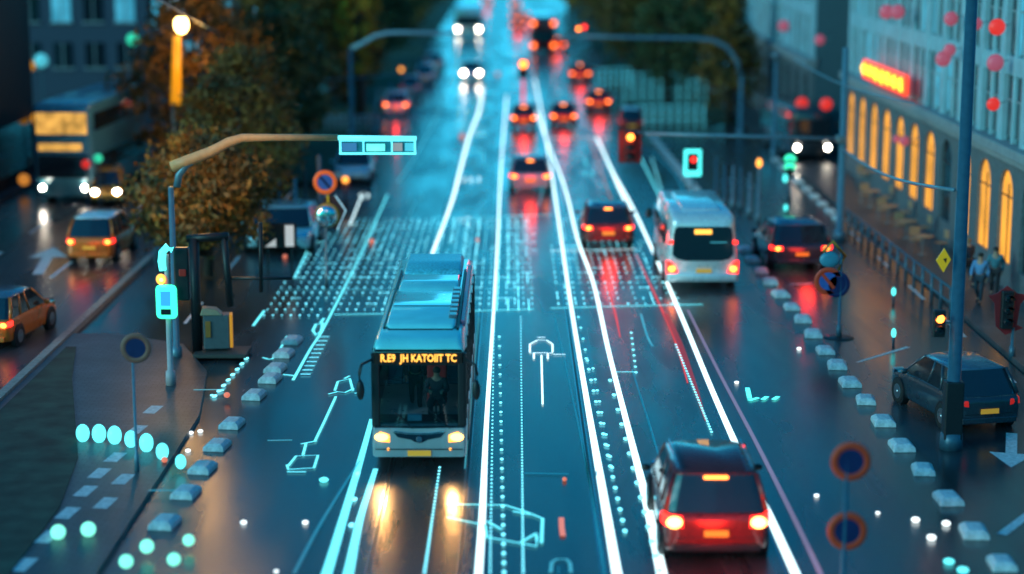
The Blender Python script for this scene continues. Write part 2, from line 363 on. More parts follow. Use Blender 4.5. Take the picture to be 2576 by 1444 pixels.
line([(1565, 1520), (1515, 1230), (1468, 960), (1432, 740), (1400, 520), (1372, 340), (1345, 200)], [.21, .19, .15, .12, .11, .1, .11], M['line'], LZ + .001, 'white light line in mid road, left one of the bright pair')
line([(1680, 1520), (1628, 1270), (1578, 1070), (1530, 880), (1492, 710), (1452, 600), (1420, 470), (1372, 345), (1350, 280)], [.23, .19, .16, .14, .13, .12, .11, .1, .1], M['line'], LZ + .002, 'white light line in mid road, right one of the bright pair')
line([(2035, 1520), (1940, 1310), (1865, 1150), (1790, 980), (1720, 810), (1655, 660), (1590, 520), (1540, 430), (1500, 345)], [.2, .2, .18, .16, .15, .14, .13, .12, .1], M['line'], LZ + .003, 'white green tinged light line passing between the red car and the kerb blocks')
line([(1215, 225), (1205, 280), (1180, 345), (1160, 420), (1142, 490), (1118, 560), (1078, 662)], [.16, .16, .17, .16, .15, .14, .13], M['line'], LZ + .004, 'bright bent light line from the far headlights down to the bus roof')
line([(795, 1520), (822, 1444), (868, 1290), (915, 1130), (935, 1055)], [.24, .22, .19, .15, .12], M['cline'], LZ, 'outer cyan light line left of the bus at the bottom edge')
line([(850, 1520), (876, 1444), (905, 1310), (945, 1180)], [.24, .22, .17, .12], M['cline'], LZ + .001, 'inner cyan light line starting under the left headlight of the bus')
line([(740, 1444), (800, 1330), (870, 1215), (905, 1160)], [.08, .08, .07, .05], M['cdim'], LZ, 'dim blue line left of the two cyan lines by the bus')
line([(1170, 1180), (1190, 950), (1205, 800)], .05, M['cfaint'], LZ, 'thin faint line along the right flank of the bus')
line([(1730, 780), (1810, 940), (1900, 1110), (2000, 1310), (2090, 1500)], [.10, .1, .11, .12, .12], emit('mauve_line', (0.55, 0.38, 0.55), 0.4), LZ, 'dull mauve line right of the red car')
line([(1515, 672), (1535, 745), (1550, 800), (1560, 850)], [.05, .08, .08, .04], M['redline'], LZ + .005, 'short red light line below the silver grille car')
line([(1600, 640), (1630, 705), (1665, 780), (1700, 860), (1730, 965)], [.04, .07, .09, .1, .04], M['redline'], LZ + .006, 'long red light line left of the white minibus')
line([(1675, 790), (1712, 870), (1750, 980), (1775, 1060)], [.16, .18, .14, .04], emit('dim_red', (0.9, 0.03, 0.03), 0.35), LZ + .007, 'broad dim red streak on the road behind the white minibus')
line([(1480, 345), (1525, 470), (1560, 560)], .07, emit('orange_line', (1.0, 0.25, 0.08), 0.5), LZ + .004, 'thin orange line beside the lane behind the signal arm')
line([(1500, 345), (1530, 410), (1560, 480), (1585, 530)], .13, M['line'], LZ + .008, 'short white line between the far lanes left of the red signal')
line([(1590, 355), (1640, 455), (1670, 520)], .06, M['cline'], LZ, 'thin cyan line under the hanging red signal')
line([(1355, 520), (1378, 420), (1392, 345)], .05, M['cfaint'], LZ + .009, 'faint thin line right of the silver hatchback')
line([(975, 490), (900, 655), (820, 815), (780, 880), (737, 957)], [.06, .06, .08, .08, .09], M['cline'], LZ, 'long slanted cyan line with tick marks left of the bus')
line([(740, 700), (790, 600), (803, 585)], .07, M['cline'], LZ, 'short slanted cyan line at the left edge of the dot grid')
line([(637, 820), (665, 782)], .09, M['cline'], LZ, 'very short cyan dash at the left below the dot grid')
line([(712, 943), (742, 946)], .09, M['cline'], LZ + .003, 'short level cyan dash at the foot of the slanted line')
line([(660, 900), (690, 900), (722, 846)], .07, M['cline'], LZ, 'hook shaped cyan line over the left kerb blocks')
line([(487, 992), (565, 991)], .09, M['cfaint'], 0.13, 'level cyan dash on the island pavement')
line([(373, 1247), (445, 1247)], .12, M['cdim'], 0.13, 'faint cyan dash lower on the island pavement')
line([(673, 1109), (735, 1108)], .07, M['cfaint'], LZ, 'level cyan dash left of the bus headlight')
line([(1548, 937), (1598, 937)], .07, M['cline'], LZ + .009, 'level cyan dash right of the bright line pair')
line([(1612, 790), (1628, 845), (1642, 872)], .07, M['cfaint'], LZ, 'slanted pale dash ahead of the red car')
line([(1090, 549), (1240, 546), (1390, 541)], .07, M['cline'], LZ + .013, 'level light line at the top edge of the dot grid')
line([(905, 551), (1048, 549)], .04, M['cfaint'], LZ + .013, 'faint level line at the top left of the dot grid')
line([(840, 793), (1000, 790), (1180, 784), (1342, 779)], .08, M['cline'], LZ + .014, 'level light line across the road above the bus display')
line([(1385, 777), (1560, 772), (1768, 767)], .09, M['cline'], LZ + .014, 'level cyan line across the right lanes in front of the minibus')
line([(1385, 632), (1510, 630), (1600, 628)], .06, M['line'], LZ + .014, 'level white line below the silver grille car')
line([(1400, 716), (1560, 714), (1660, 708)], .07, M['cfaint'], LZ + .014, 'level dashed teal line in the middle of the right grid')
line([(700, 731), (860, 730), (1000, 730)], .05, M['cfaint'], LZ + .014, 'level dotted line left of the bus roof')
line([(805, 600), (990, 602), (1120, 600)], .035, M['cfaint'], LZ + .014, 'faint level line high in the left grid')
line([(820, 268), (1100, 268), (1300, 266)], .08, M['cfaint'], LZ + .014, 'far level line across the road below the lit headlights')
line([(1150, 186), (1310, 187)], .1, M['cfaint'], LZ + .014, 'farthest level line across the road')
line([(1370, 348), (1535, 347)], .26, emit('stop_line', (0.95, 0.8, 0.85), 1.2), LZ + .01, 'broad white stop line under the row of red tail lights')
line([(1405, 1445), (1405, 1425)], .02, M['cdim'], LZ, 'tiny mark at the bottom edge of the road')
line([(1395, 800), (1440, 1000), (1480, 1200), (1530, 1500)], .05, M['cdim'], LZ, 'dim blue line just left of the bright pair in mid road')
line([(1590, 930), (1640, 1090), (1660, 1160)], .05, M['cdim'], LZ + .004, 'dim blue line between the bright pair and the red car')
line([(1440, 300), (1462, 345)], .07, M['cfaint'], LZ, 'short faint line between two far red cars')
line([(1385, 250), (1420, 300), (1455, 345)], .1, M['cfaint'], LZ + .001, 'faint curved line passing the low red car')
line([(1160, 60), (1150, 150), (1120, 240), (1095, 300), (1040, 400), (1000, 460)], .1, M['cfaint'], LZ, 'faint lane edge line along the left parked cars')
line([(1640, 380), (1700, 440), (1722, 492)], .09, M['cdim'], LZ, 'dim curved line between the hanging signal and the small kerb blocks')
# small overlay pictograms made of light strips
def picto(strokes, w, m, z, label):
    mb = MB()
    for i, s in enumerate(strokes):
        mb.ribbon([G(x, y) for x, y in s], w, z + i * .0004)
    return tag(mb.build('light_pictogram', m), label, 'light mark', 'pictograms of light on the road')
picto([[(1333, 888), (1333, 868), (1352, 858), (1375, 858), (1390, 868), (1390, 888)], [(1333, 890), (1343, 890), (1343, 905)], [(1378, 905), (1378, 892), (1390, 890)], [(1343, 890), (1378, 890)],
       [(1352, 851), (1372, 851)], [(1392, 894), (1423, 894)], [(1362, 896), (1363, 940), (1365, 1020)]], .055, M['line'], LZ + .02, 'white pictogram like a bus shelter on a stem in mid road right of the bus')
picto([[(725, 1175), (745, 1150), (800, 1148), (790, 1180), (725, 1184), (722, 1172)], [(762, 1148), (770, 1118)], [(792, 1113), (815, 1065), (845, 1000)], [(722, 1190), (770, 1190)], [(757, 1120), (797, 1112)]], .07, M['cline'], LZ + .02,
      'cyan pictogram like a small screen on a long stem left of the bus')
picto([[(842, 985), (850, 962), (880, 955), (888, 985)], [(826, 994), (850, 988), (868, 990), (890, 980)], [(892, 992), (908, 990)], [(866, 955), (880, 948)]], .07, M['cline'], LZ + .02, 'cyan arched pictogram beside the left mirror of the bus')
picto([[(1125, 1272), (1270, 1274), (1320, 1290), (1365, 1308), (1362, 1370)], [(1125, 1305), (1220, 1325), (1225, 1355), (1350, 1378), (1350, 1350)], [(1290, 1290), (1335, 1298)], [(1310, 1368), (1350, 1345)], [(1225, 1315), (1262, 1336)]],
      .07, M['cline'], LZ + .024, 'large slanted house shaped light outline in front of the bus at the right')
picto([[(1385, 1444), (1388, 1418), (1400, 1410), (1425, 1410), (1434, 1420), (1436, 1444)]], .07, M['cfaint'], LZ + .02, 'rounded arch outline of light at the bottom edge')
picto([[(900, 565), (880, 567), (905, 505), (915, 492)], [(905, 490), (915, 486), (927, 490), (925, 499), (910, 500), (905, 490)]], .05, M['line'], LZ + .02, 'thin white pointer with a small ring beyond the dot grid at the left')
picto([[(787, 834), (795, 818), (812, 815), (808, 836), (795, 845), (787, 834)], [(806, 815), (815, 803)]], .09, M['cline'], LZ + .024, 'cyan ring on the long slanted line left of the bus')
picto([[(1025, 515), (1032, 492), (1063, 490), (1058, 505)], [(1046, 505), (1028, 548)]], .035, M['cfaint'], LZ + .02, 'faint flag shaped outline on the empty lane beyond the grid')
picto([[(1102, 419), (1205, 418)], [(1118, 395), (1110, 419)], [(1205, 370), (1203, 418)], [(1130, 400), (1203, 398)], [(1150, 396), (1142, 419)], [(1178, 392), (1174, 419)]], .06, M['cfaint'], LZ + .02, 'faint ladder shaped light outline left of the bent line')
picto([[(1145, 458), (1205, 458)], [(1155, 446), (1152, 458)], [(1170, 446), (1168, 458)], [(1186, 446), (1184, 458)], [(1206, 446), (1204, 458)]], .05, M['line'], LZ + .02, 'small white comb shaped mark on the bent line')
picto([[(1470, 395), (1475, 420)], [(1470, 432), (1490, 432), (1490, 445), (1472, 445), (1470, 432)]], .05, M['cline'], LZ + .02, 'small cyan drop shaped mark in the lane behind the stop line')
picto([[(1150, 555), (1185, 548)], [(1158, 562), (1178, 562), (1178, 570)]], .05, M['line'], LZ + .026, 'tiny white squiggle at the top of the grid')
picto([[(1880, 978), (1886, 1005)], [(1884, 1010), (1908, 1003)], [(1918, 1008), (1930, 1000)], [(1945, 1008), (1958, 1000)]], .13, M['cyanlamp'], LZ + .02, 'three short cyan dashes with an upright tick right of the red car')
picto([[(1320, 1193), (1430, 1195)]], .06, M['cdim'], LZ + .02, 'faint level bar in the middle lane')
picto([[(1412, 1305), (1413, 1330), (1416, 1352)]], .12, M['pinkdot'], LZ + .02, 'coral red elongated mark on the road below mid picture')
picto([[(1500, 1188), (1500, 1200)]], .03, M['cdim'], LZ + .02, 'tiny vertical dim mark near the white pair')
# overlay dots built as a field of light points on the road: nobody could count it
dm = MB(); dz = LZ + .03
def inside(x, y, poly):
    c = False
    for i in range(len(poly)):
        (x1, y1), (x2, y2) = poly[i], poly[i - 1]
        if (y1 > y) != (y2 > y) and x < (x2 - x1) * (y - y1) / (y2 - y1) + x1: c = not c
    return c
gridpolys = [([(1030, 552), (900, 552), (800, 600), (640, 815), (850, 790), (1342, 778), (1335, 545), (1090, 549)], .9), ([(1385, 560), (1430, 545), (1600, 600), (1665, 708), (1740, 768), (1390, 777)], .8)]
rows = [G(1288, y).y for y in range(548, 792, 9)]
Y0, Y1 = G(1288, 796).y, G(1288, 545).y
yy = Y0
def to_px(x, y):
    dx, dy, dz_ = x, y, -CAM_H
    zc = dy * CP - dz_ * SP * -1 if False else dy * CP + CAM_H * SP
    vv = (CAM_H * CP - dy * SP) / zc
    return 1288 + FPX * dx / zc, 722 + FPX * vv
while yy < Y1:
    x = -11.0
    j = 0
    while x < 8:
        px_, py_ = to_px(x, yy)
        for poly, pr in gridpolys:
            if inside(px_, py_, poly) and random.random() < pr + .06:
                dense = (1190 < px_ < 1340) or (px_ > 1385 and py_ < 640)
                s = random.choice((.03, .036, .042)) * (1.0 if not dense else .85)
                dm.disc(x, yy, dz, s, s * random.uniform(2.4, 3.4), 7)
                if random.random() < (.05 if not dense else .12): dm.flat([(x, yy - .03), (x + .3, yy - .03), (x + .3, yy + .03), (x, yy + .03)], dz + .001)
                if random.random() < (.04 if not dense else .14): dm.flat([(x - .01, yy), (x + .01, yy), (x + .01, yy + .97), (x - .01, yy + .97)], dz + .002)
        x += .30; j += 1
    yy += .97
def drow(x0, y0, x1, y1, n, r, jitter=0):
    a, b = G(x0, y0), G(x1, y1)
    for i in range(n):
        t = i / max(1, n - 1); ppx = (x0 + (x1 - x0) * t, y0 + (y1 - y0) * t); p = G(*ppx); dm.disc(p.x, p.y, dz, r * .9, r * 2.3, 8)
drow(1256, 850, 1268, 1444, 26, .05); drow(1243, 800, 1233, 1444, 70, .028); drow(1310, 800, 1316, 1444, 90, .028)
drow(1475, 905, 1572, 1340, 17, .06); drow(1455, 800, 1478, 910, 5, .05); drow(1492, 930, 1540, 1180, 10, .05); drow(1535, 960, 1660, 1440, 14, .07); drow(1588, 840, 1600, 940, 8, .05); drow(1106, 1180, 1068, 1444, 32, .035)
drow(900, 1195, 884, 1325, 3, .07); drow(620, 905, 540, 1000, 8, .08); drow(560, 985, 505, 1010, 3, .05); drow(1700, 870, 1790, 1090, 34, .04); drow(1640, 400, 1688, 560, 24, .06)
for k_ in range(10): # ticks of the long slanted line
    p = G(793 - k_ * 5.5 + 12, 850 + k_ * 10.5); dm.ribbon([(p.x, p.y), (p.x + .3, p.y)], .06, dz)
for py_ in (730, 700, 651, 610, 575, 563): # rows of dashes
    for px_ in range(860, 1340, 26):
        if random.random() < .6: a, b = G(px_, py_), G(px_ + 18, py_ - 1); dm.ribbon([a, b], .03, dz + .003)
for i_, px_ in enumerate((1118, 1146, 1180, 1206, 1258, 1280, 1300, 1320)):
    for y0 in range(552, 780, 34):
        x0_ = 1285 + (px_ - 1285) * (y0 + 200) / 750; x1_ = 1285 + (px_ - 1285) * (y0 + 228) / 750
        if random.random() < .8: dm.ribbon([G(x0_, y0), G(x1_, y0 + 28)], .028, dz + .004 + i_ * .0004)
dm.open = True
tag(dm.build('point_lights', M['dot']), 'field of tiny cyan points and dashes of light set in the road surface', 'point lights', None, 'stuff')
# far cross bars: bands of broken cyan light over the far road
fm = MB(); 
for (x0, x1, yb, n_) in ((815, 1050, 306, 17), (810, 1050, 322, 16), (1050, 1240, 330, 8), (1110, 1290, 300, 10), (1060, 1260, 240, 8), (1010, 1180, 222, 7)):
    for i in range(n_):
        a = x0 + (x1 - x0) * i / n_; fm.ribbon([G(a, yb), G(a + (x1 - x0) / n_ * .55, yb)], .22, LZ + .02)
tag(fm.build('dash_bands', M['cdim']), 'bands of dim blue dashes crossing the far left lanes', 'light dashes', None, 'stuff')

# ------------------------------------------------------------------ orbs: floating light spots without a lamp, added as glowing domes on the ground
def orb(px, py, r, m, label, sx=1, sz=1.0, h=0, group='glowing dome lamps'):
    p = G(px, py, h); s = r * pxm(py)
    o = MB().sphere((0, 0, s * sz * .9), s, sx, sx, sz).build('dome_lamp', m, None, True); o.location = (p.x, p.y, h)
    return tag(o, label, 'dome lamp', group)
for i, (x, y, r, m_) in enumerate([(209, 1110, 21, 'orb'), (250, 1112, 22, 'orb'), (289, 1116, 22, 'orb'), (330, 1124, 20, 'orb'), (369, 1135, 22, 'orb'), (409, 1155, 20, 'orb'), (455, 1178, 17, 'orb')]):
    orb(x, y, r, M[m_], 'oval cyan dome lamp in the curved row on the island, %s from the left' % (['first'] + ORD[1:])[i], .8, 1.1, .12, 'curved row of cyan dome lamps')
for x, y, r, lb_ in [(147, 1355, 19, 'pale green dome lamp left of the pair at the lower left'), (223, 1348, 19, 'pale green dome lamp right of the pair at the lower left'),
                     (370, 1390, 18, 'green dome lamp above the bottom left lamp'), (318, 1428, 18, 'green dome lamp nearest the bottom edge at the left'),
                     (475, 1372, 15, 'green dome lamp at the right end of the lower left cluster'), (438, 1422, 17, 'green dome lamp between the bottom lamp and the right end one')]:
    orb(x, y, r, M['orbg'], lb_, 1, 1, .12, 'green dome lamps at the lower left')
for x, y, r, lb_ in [(613, 1318, 8, 'small white stud lamp left of the blue lines'), (768, 1318, 8, 'small white stud lamp on the lane left of the cyan lines'), (480, 1092, 7, 'small white stud, left of two above the island'),
                     (504, 1088, 7, 'small white stud, right of two above the island'), (473, 1137, 7, 'small white stud below the two on the island'), (2054, 1250, 7, 'small white stud left of the double round signs'),
                     (2208, 1293, 6, 'small white stud right of the double round signs'), (2303, 1313, 11, 'flat white stud near the right kerb blocks'), (2343, 1358, 12, 'larger flat white stud below at the right kerb'),
                     (2380, 1322, 11, 'flat white stud between two right kerb blocks'), (2010, 880, 6, 'tiny white stud beside the upper right kerb row'), (1853, 965, 6, 'tiny white stud right of the white line ahead of the red car'),
                     (695, 1440, 6, 'tiny white stud on the bottom edge left of the bus')]:
    orb(x, y, r, M['orbw'], lb_, 1, .6, 0, 'small white studs on the ground')
for x, y, r, lb_ in [(2387, 1418, 14, 'cyan flat stud lowest but one at the right'), (2422, 1440, 15, 'cyan flat stud at the bottom right edge'), (815, 1212, 12, 'oval cyan stud below the screen pictogram')]:
    orb(x, y, r, M['orb'], lb_, 1, .5, 0, 'cyan studs on the ground')
for x, y, r, lb_ in [(935, 612, 7, 'orange stud on the slanted line'), (717, 650, 6, 'orange stud by the parked blue car'), (1201, 607, 5, 'coral stud in the grid near the bent line'), (1420, 1210, 6, 'coral round stud in the middle lane'),
                     (571, 1000, 8, 'pink stud on the island pavement'), (414, 1163, 8, 'pale stud below the curved row'), (1252, 190, 5, 'coral stud on the far road'), (1162, 348, 7, 'orange stud by the bent line'),
                     (869, 456, 8, 'orange lamp stud beside the no parking sign')]:
    orb(x, y, r, M['pinkdot'], lb_, 1, .9, .12 if x in (571, 414) else 0, 'coral studs on the ground')

# ------------------------------------------------------------------ vehicles
def paint(name, col, rough=0.28): return mat(name, col, rough, 0.25, 0.6, 0.06, 2.0)
P_ = dict(pale=paint('pale_blue_paint', (0.4, 0.66, 0.72)), red=paint('red_paint', (0.2, 0.022, 0.018)), silver=paint('silver_paint', (0.42, 0.45, 0.47)), white=paint('white_paint', (0.8, 0.81, 0.81)), orange=paint('orange_paint', (0.8, 0.17, 0.01)),
          yellow=paint('yellow_paint', (0.6, 0.3, 0.03)), dark=paint('dark_paint', (0.03, 0.045, 0.06)), blue=paint('blue_paint', (0.07, 0.14, 0.2)), grey=paint('grey_paint', (0.16, 0.19, 0.22)),
          teal=paint('teal_paint', (0.05, 0.42, 0.5)), maroon=paint('maroon_paint', (0.15, 0.03, 0.025)))
def wheels(root, W, ys, r, wdt=0.22):
    for sx in (-1, 1):
        for y in ys:
            x = sx * (W / 2 - wdt * .45); rings = []
            for (dx, q) in ((-wdt / 2, .8), (-wdt / 2, .95), (-wdt * .35, 1), (wdt * .35, 1), (wdt / 2, .95), (wdt / 2, .8)):
                rings.append([(x + dx, y + q * r * math.cos(a), r + q * r * math.sin(a)) for a in [2 * math.pi * k_ / 20 for k_ in range(20)]])
            t = MB().loft(rings).build('wheel', M['rubber'], root, True)
            rm = MB(); xo = x + sx * (wdt / 2 + .004)
            rm.loft([[(xo - sx * .02, y + .66 * r * math.cos(a), r + .66 * r * math.sin(a)) for a in [2 * math.pi * k_ / 16 for k_ in range(16)]], [(xo, y + .62 * r * math.cos(a), r + .62 * r * math.sin(a)) for a in [2 * math.pi * k_ / 16 for k_ in range(16)]]])
            rm.loft([[(xo + sx * .001, y + .15 * r * math.cos(a), r + .15 * r * math.sin(a)) for a in [2 * math.pi * k_ / 10 for k_ in range(10)]], [(xo + sx * .02, y + .1 * r * math.cos(a), r + .1 * r * math.sin(a)) for a in [2 * math.pi * k_ / 10 for k_ in range(10)]]])
            rm.build('rim', M['rim'], t)
def car(loc, label, cat='car', group=None, W=1.8, L=4.2, H=1.48, body=None, roof=None, kind='hatch', rz=0, tail='lit', head='off', name='car', plate=True, high=True, rack=False, glow=38):
    """heading +y; the rear faces the camera when rz = 0"""
    root = empty(name, loc, rz, label, cat, group)
    body = body or P_['red']; roof = roof or body; b2 = L / 2; belt = H * (.60 if kind == 'suv' else .62); hw = W / 2
    st = [(-b2, .86, .34, belt * .86), (-b2 + .06, .93, .27, belt * .94), (-b2 + .2, .98, .23, belt * .99), (-b2 + .7, 1, .2, belt), (0, 1, .19, belt * .985), (b2 - 1.15, 1, .19, belt * .95),
          (b2 - .6, .98, .2, belt * .86), (b2 - .2, .92, .24, belt * .76), (b2 - .03, .82, .32, belt * .66), (b2, .72, .38, belt * .56)]
    if kind == 'sedan': st[2] = (-b2 + .2, .98, .23, belt * .93); st[3] = (-b2 + .7, 1, .2, belt * .97)
    rings = []
    for y, q, z0, z1 in st: rings.append([(p.x, y, p.y) for p in rr(hw * q * .93, hw * q * .93, z0, z1, .1)])
    for rg, (y, q, z0, z1) in zip(rings, st):      # bulge at mid height
        for i, p in enumerate(rg):
            t = (p[2] - z0) / (z1 - z0); bl = 1 + .075 * math.sin(math.pi * min(1, max(0, t))) ** .7; rg[i] = (p[0] * bl, p[1], p[2])
    MB().loft(rings).build('body', body, root, True, sub=1)
    # glasshouse
    if kind == 'hatch': yr, yrt, yf, yft = -b2 + .16, -b2 + .55, b2 - 1.0, b2 - 1.85
    elif kind == 'suv': yr, yrt, yf, yft = -b2 + .12, -b2 + .38, b2 - 1.05, b2 - 1.8
    else: yr, yrt, yf, yft = -b2 + .62, -b2 + 1.25, b2 - 1.15, b2 - 2.0
    wb, wt = hw * .93, hw * .76; z0, z1 = belt - .04, H - .05; ym = (yr + yf) / 2
    def gh(q, z, s=1):     # ring in plan at height fraction q
        a, c = yr + (yrt - yr) * q, yf + (yft - yf) * q; w = (wb + (wt - wb) * q) * s
        return [(-w, a + .10, z), (-w * .8, a, z), (0, a - .05, z), (w * .8, a, z), (w, a + .10, z), (w, c - .14, z), (w * .75, c, z), (0, c + .08, z), (-w * .75, c, z), (-w, c - .14, z)]
    MB().loft([gh(0, z0), gh(.5, (z0 + z1) / 2, 1.012), gh(1, z1)]).build('windows', M['glassdark'], root)
    rf = MB().loft([gh(1, z1 - .012, 1.03), gh(1.0, z1 + .02, 1.0), gh(1.06, z1 + .05, .85)]); rf.build('roof', roof, root, True)
    for sx in (-1, 1):
        PB = lambda pts, r: MB().tube(pts, r, 6).build('pillar', body, root, True)
        PB([(sx * wb, yr + .08, z0), (sx * (wb + wt) / 2 * 1.015, (yr + yrt) / 2 + .08, (z0 + z1) / 2), (sx * wt, yrt + .08, z1)], .055)
        PB([(sx * wb * .98, yf - .1, z0), (sx * wt, yft - .12, z1)], .04)
        PB([(sx * wb, ym + .05, z0), (sx * wt, ym - .05, z1)], .035)
        if kind != 'sedan': PB([(sx * wb, yr + .85, z0), (sx * wt, yrt + .7, z1)], .045)
    # wheel arches and wheels
    wr = .33 if kind != 'suv' else .37
    for sx in (-1, 1):
        for y in (-b2 + .78, b2 - .82):
            ar = MB(); xs = (sx * hw * .80, sx * (hw * 1.004))
            ar.loft([[(xx, y + (wr + .06) * math.cos(a), wr + (wr + .06) * math.sin(a)) for a in [2 * math.pi * k_ / 20 for k_ in range(20)]] for xx in xs])
            ar.build('wheel_arch', M['black'], root)
    wheels(root, W + .02, (-b2 + .78, b2 - .82), wr)
    # rear details
    lz = belt * .80
    for sx in (-1, 1):
        hgt = .17 if kind != 'suv' else .26
        lens = MB().loft([[(sx * hw * .60, -b2 - .005, lz - hgt * .45), (sx * hw * .62, -b2 - .008, lz + hgt * .5), (sx * hw * .93, -b2 + .10, lz + hgt * .62), (sx * hw * .93, -b2 + .06, lz - hgt * .35)],
                           [(sx * hw * .62, -b2 + .12, lz - hgt * .45), (sx * hw * .62, -b2 + .12, lz + hgt * .5), (sx * hw * 1.0, -b2 + .34, lz + hgt * .62), (sx * hw * 1.0, -b2 + .30, lz - hgt * .3)]]).build('tail_light', M['red_lens'] if tail == 'lit' else M['red_dim'], root, False, .02)
        if tail == 'lit': MB().sphere((sx * hw * .77, -b2 - .01, lz + .01), .085 if kind != 'suv' else .13, 1.25, .5, .95, 12, 8).build('bulb', M['red_core'] if kind != 'suv' else M['suv_core'], lens, True)
        hl = MB().loft([[(sx * hw * .45, b2 + .0, lz - .12), (sx * hw * .5, b2 - .06, lz + .02), (sx * hw * .88, b2 - .22, lz + .06), (sx * hw * .86, b2 - .14, lz - .1)],
                        [(sx * hw * .45, b2 - .2, lz - .12), (sx * hw * .5, b2 - .2, lz + .0), (sx * hw * .93, b2 - .4, lz + .05), (sx * hw * .93, b2 - .36, lz - .1)]]).build('headlight', M['chrome'] if head == 'off' else M['amber_lens'], root, False, .015)
        if head == 'on': MB().sphere((sx * hw * .68, b2 - .03, lz - .03), .13, 1.1, .5, .9, 12, 8).build('bulb', M['white_core'], hl, True)
        MB().sphere((sx * (hw + .11), yf - .45, belt + .04), .11, 1.0, .5, .7, 10, 6).build('mirror', M['black'] if kind == 'suv' else body, root, True)
    MB().box((0, -b2 - .005, .36), (W * .80, .10, .16)).build('rear_bumper', body if kind != 'suv' else M['black'], root, True, .03)
    MB().box((0, -b2 + .03, belt * .52), (W * .7, .06, .012)).build('tailgate_seam', M['black'], root)
    MB().box((0, b2 - .04, .33), (W * .62, .1, .14)).build('grille', M['black'], root, True, .02)
    if plate: MB().box((0, -b2 - .035, belt * .60), (.50, .02, .13)).build('number_plate', M['plate'], root)
    if high and tail == 'lit':
        MB().box((0, yrt - .10, z1 - .035), (.5 if kind == 'suv' else .3, .05, .06)).build('brake_light', M['red_core'], root, True, .015)
    if tail == 'lit' and glow:
        lp = bpy.data.lights.new('tail_glow', 'POINT'); lp.energy = glow; lp.color = (1, .03, .015); lp.shadow_soft_size = .3
        lo = bpy.data.objects.new('tail_glow', lp); COL.objects.link(lo); lo.parent = root; lo.location = (0, -b2 - 1.1, .9)
    if rack:
        for sx in (-1, 1): MB().tube([(sx * wt * .9, yrt + .1, H + .05), (sx * wt * .9, yft - .1, H + .05)], .02, 6).build('roof_rail', M['chrome'], root)
    return root
def put(px, py): return G(px, py)
def cw(py, w): return w * pxm(py)      # metres for a width of w pixels at this row

# the near red suv
car(put(1772, 1330), 'dark red car with glowing tail lights at the lower right, nearest to the camera', 'car', None, cw(1392, 270), 4.6, 1.86, P_['red'], P_['red'], 'suv', R(0), name='red_car', rack=True, glow=80)
car(put(1333, 470), 'silver hatchback with red tail lights in the middle lane', 'car', None, cw(490, 106), 4.1, 1.6, P_['silver'], P_['grey'], 'hatch', name='silver_car')
car(put(1524, 602), 'red car with silver grille strips left of the white minibus', 'car', None, cw(625, 130), 4.2, 1.62, P_['red'], P_['blue'], 'hatch', name='red_car')
car(put(1317, 318), 'red car under the central red signal', 'car', None, cw(330, 64), 4.0, 1.5, P_['red'], None, 'hatch', name='red_car')
car(put(1416, 312), 'low red car right of the one under the signal', 'car', None, cw(322, 66), 4.2, 1.45, P_['red'], None, 'sedan', name='red_car')
car(put(1503, 276), 'orange lit red car with glowing number plate ahead of the stop line', 'car', None, cw(285, 60), 4.0, 1.5, P_['red'], None, 'hatch', name='red_car')
car(put(1457, 204), 'small far red car in the right lane', 'car', None, cw(210, 52), 4.0, 1.55, P_['red'], None, 'hatch', name='red_car')
car(put(1585, 332), 'red and white car behind the hanging signal', 'car', None, cw(340, 58), 4.0, 1.6, P_['red'], P_['white'], 'hatch', name='red_car', tail='dim')
car(put(1303, 78), 'far car with red lights left of the tall red coach', 'car', None, cw(80, 36), 4.2, 1.5, P_['grey'], None, 'hatch')
car(put(1300, 52), 'farther car with orange red lights above the first one', 'car', None, cw(55, 34), 4.2, 1.5, P_['grey'], None, 'hatch')
car(put(1330, 62), 'car with red lights touching the left side of the red coach', 'car', None, cw(64, 34), 4.2, 1.5, P_['red'], None, 'hatch')
car(put(1225, 16), 'farthest car with red lights at the top edge', 'car', None, cw(20, 26), 4.2, 1.5, P_['grey'], None, 'hatch')
car(put(1297, 22), 'far car with red lights at the top centre', 'car', None, cw(25, 26), 4.2, 1.5, P_['grey'], None, 'hatch')
car(put(1400, 128), 'car with orange lights at the right rear of the red coach', 'car', None, cw(130, 44), 4.2, 1.5, P_['orange'], None, 'hatch')
car(put(1187, 200), 'white car with blazing headlights coming down the road', 'car', None, cw(216, 58), 4.2, 1.5, P_['white'], None, 'hatch', math.pi, tail='off', head='on')
car(put(1988, 655), 'black hatchback with orange number plate parked behind the kerb blocks', 'car', None, cw(680, 160), 4.4, 1.7, P_['dark'], P_['blue'], 'hatch', R(3), tail='lit', high=False)
car(put(2392, 1038), 'dark grey hatchback parked in front of the tall pole at the right', 'car', None, 1.9, 4.3, 1.62, P_['dark'], P_['blue'], 'hatch', R(13), tail='dim')
car(put(262, 640), 'orange taxi with white roof in the left street', 'taxi', None, cw(660, 122), 4.4, 1.75, P_['orange'], P_['white'], 'hatch', R(-2), name='taxi', high=False, glow=5)
car(put(30, 845), 'orange car cut by the left edge of the photo', 'car', None, cw(865, 135), 4.2, 1.6, P_['orange'], P_['blue'], 'hatch', R(-8), high=False, glow=5)
car(put(272, 505), 'golden car with one bright headlight below the double decker', 'car', None, cw(520, 80), 4.2, 1.5, P_['yellow'], None, 'hatch', math.pi + R(10), tail='off', head='on')
car(put(715, 618), 'pale blue estate car parked on the left behind the mirror sign', 'car', None, cw(650, 178), 4.4, 1.65, P_['pale'], P_['silver'], 'hatch', math.pi, tail='off')
car(put(893, 452), 'blue grey car parked on the left under the glowing gantry box', 'car', None, cw(480, 100), 4.4, 1.6, P_['pale'], P_['white'], 'hatch', math.pi, tail='off')
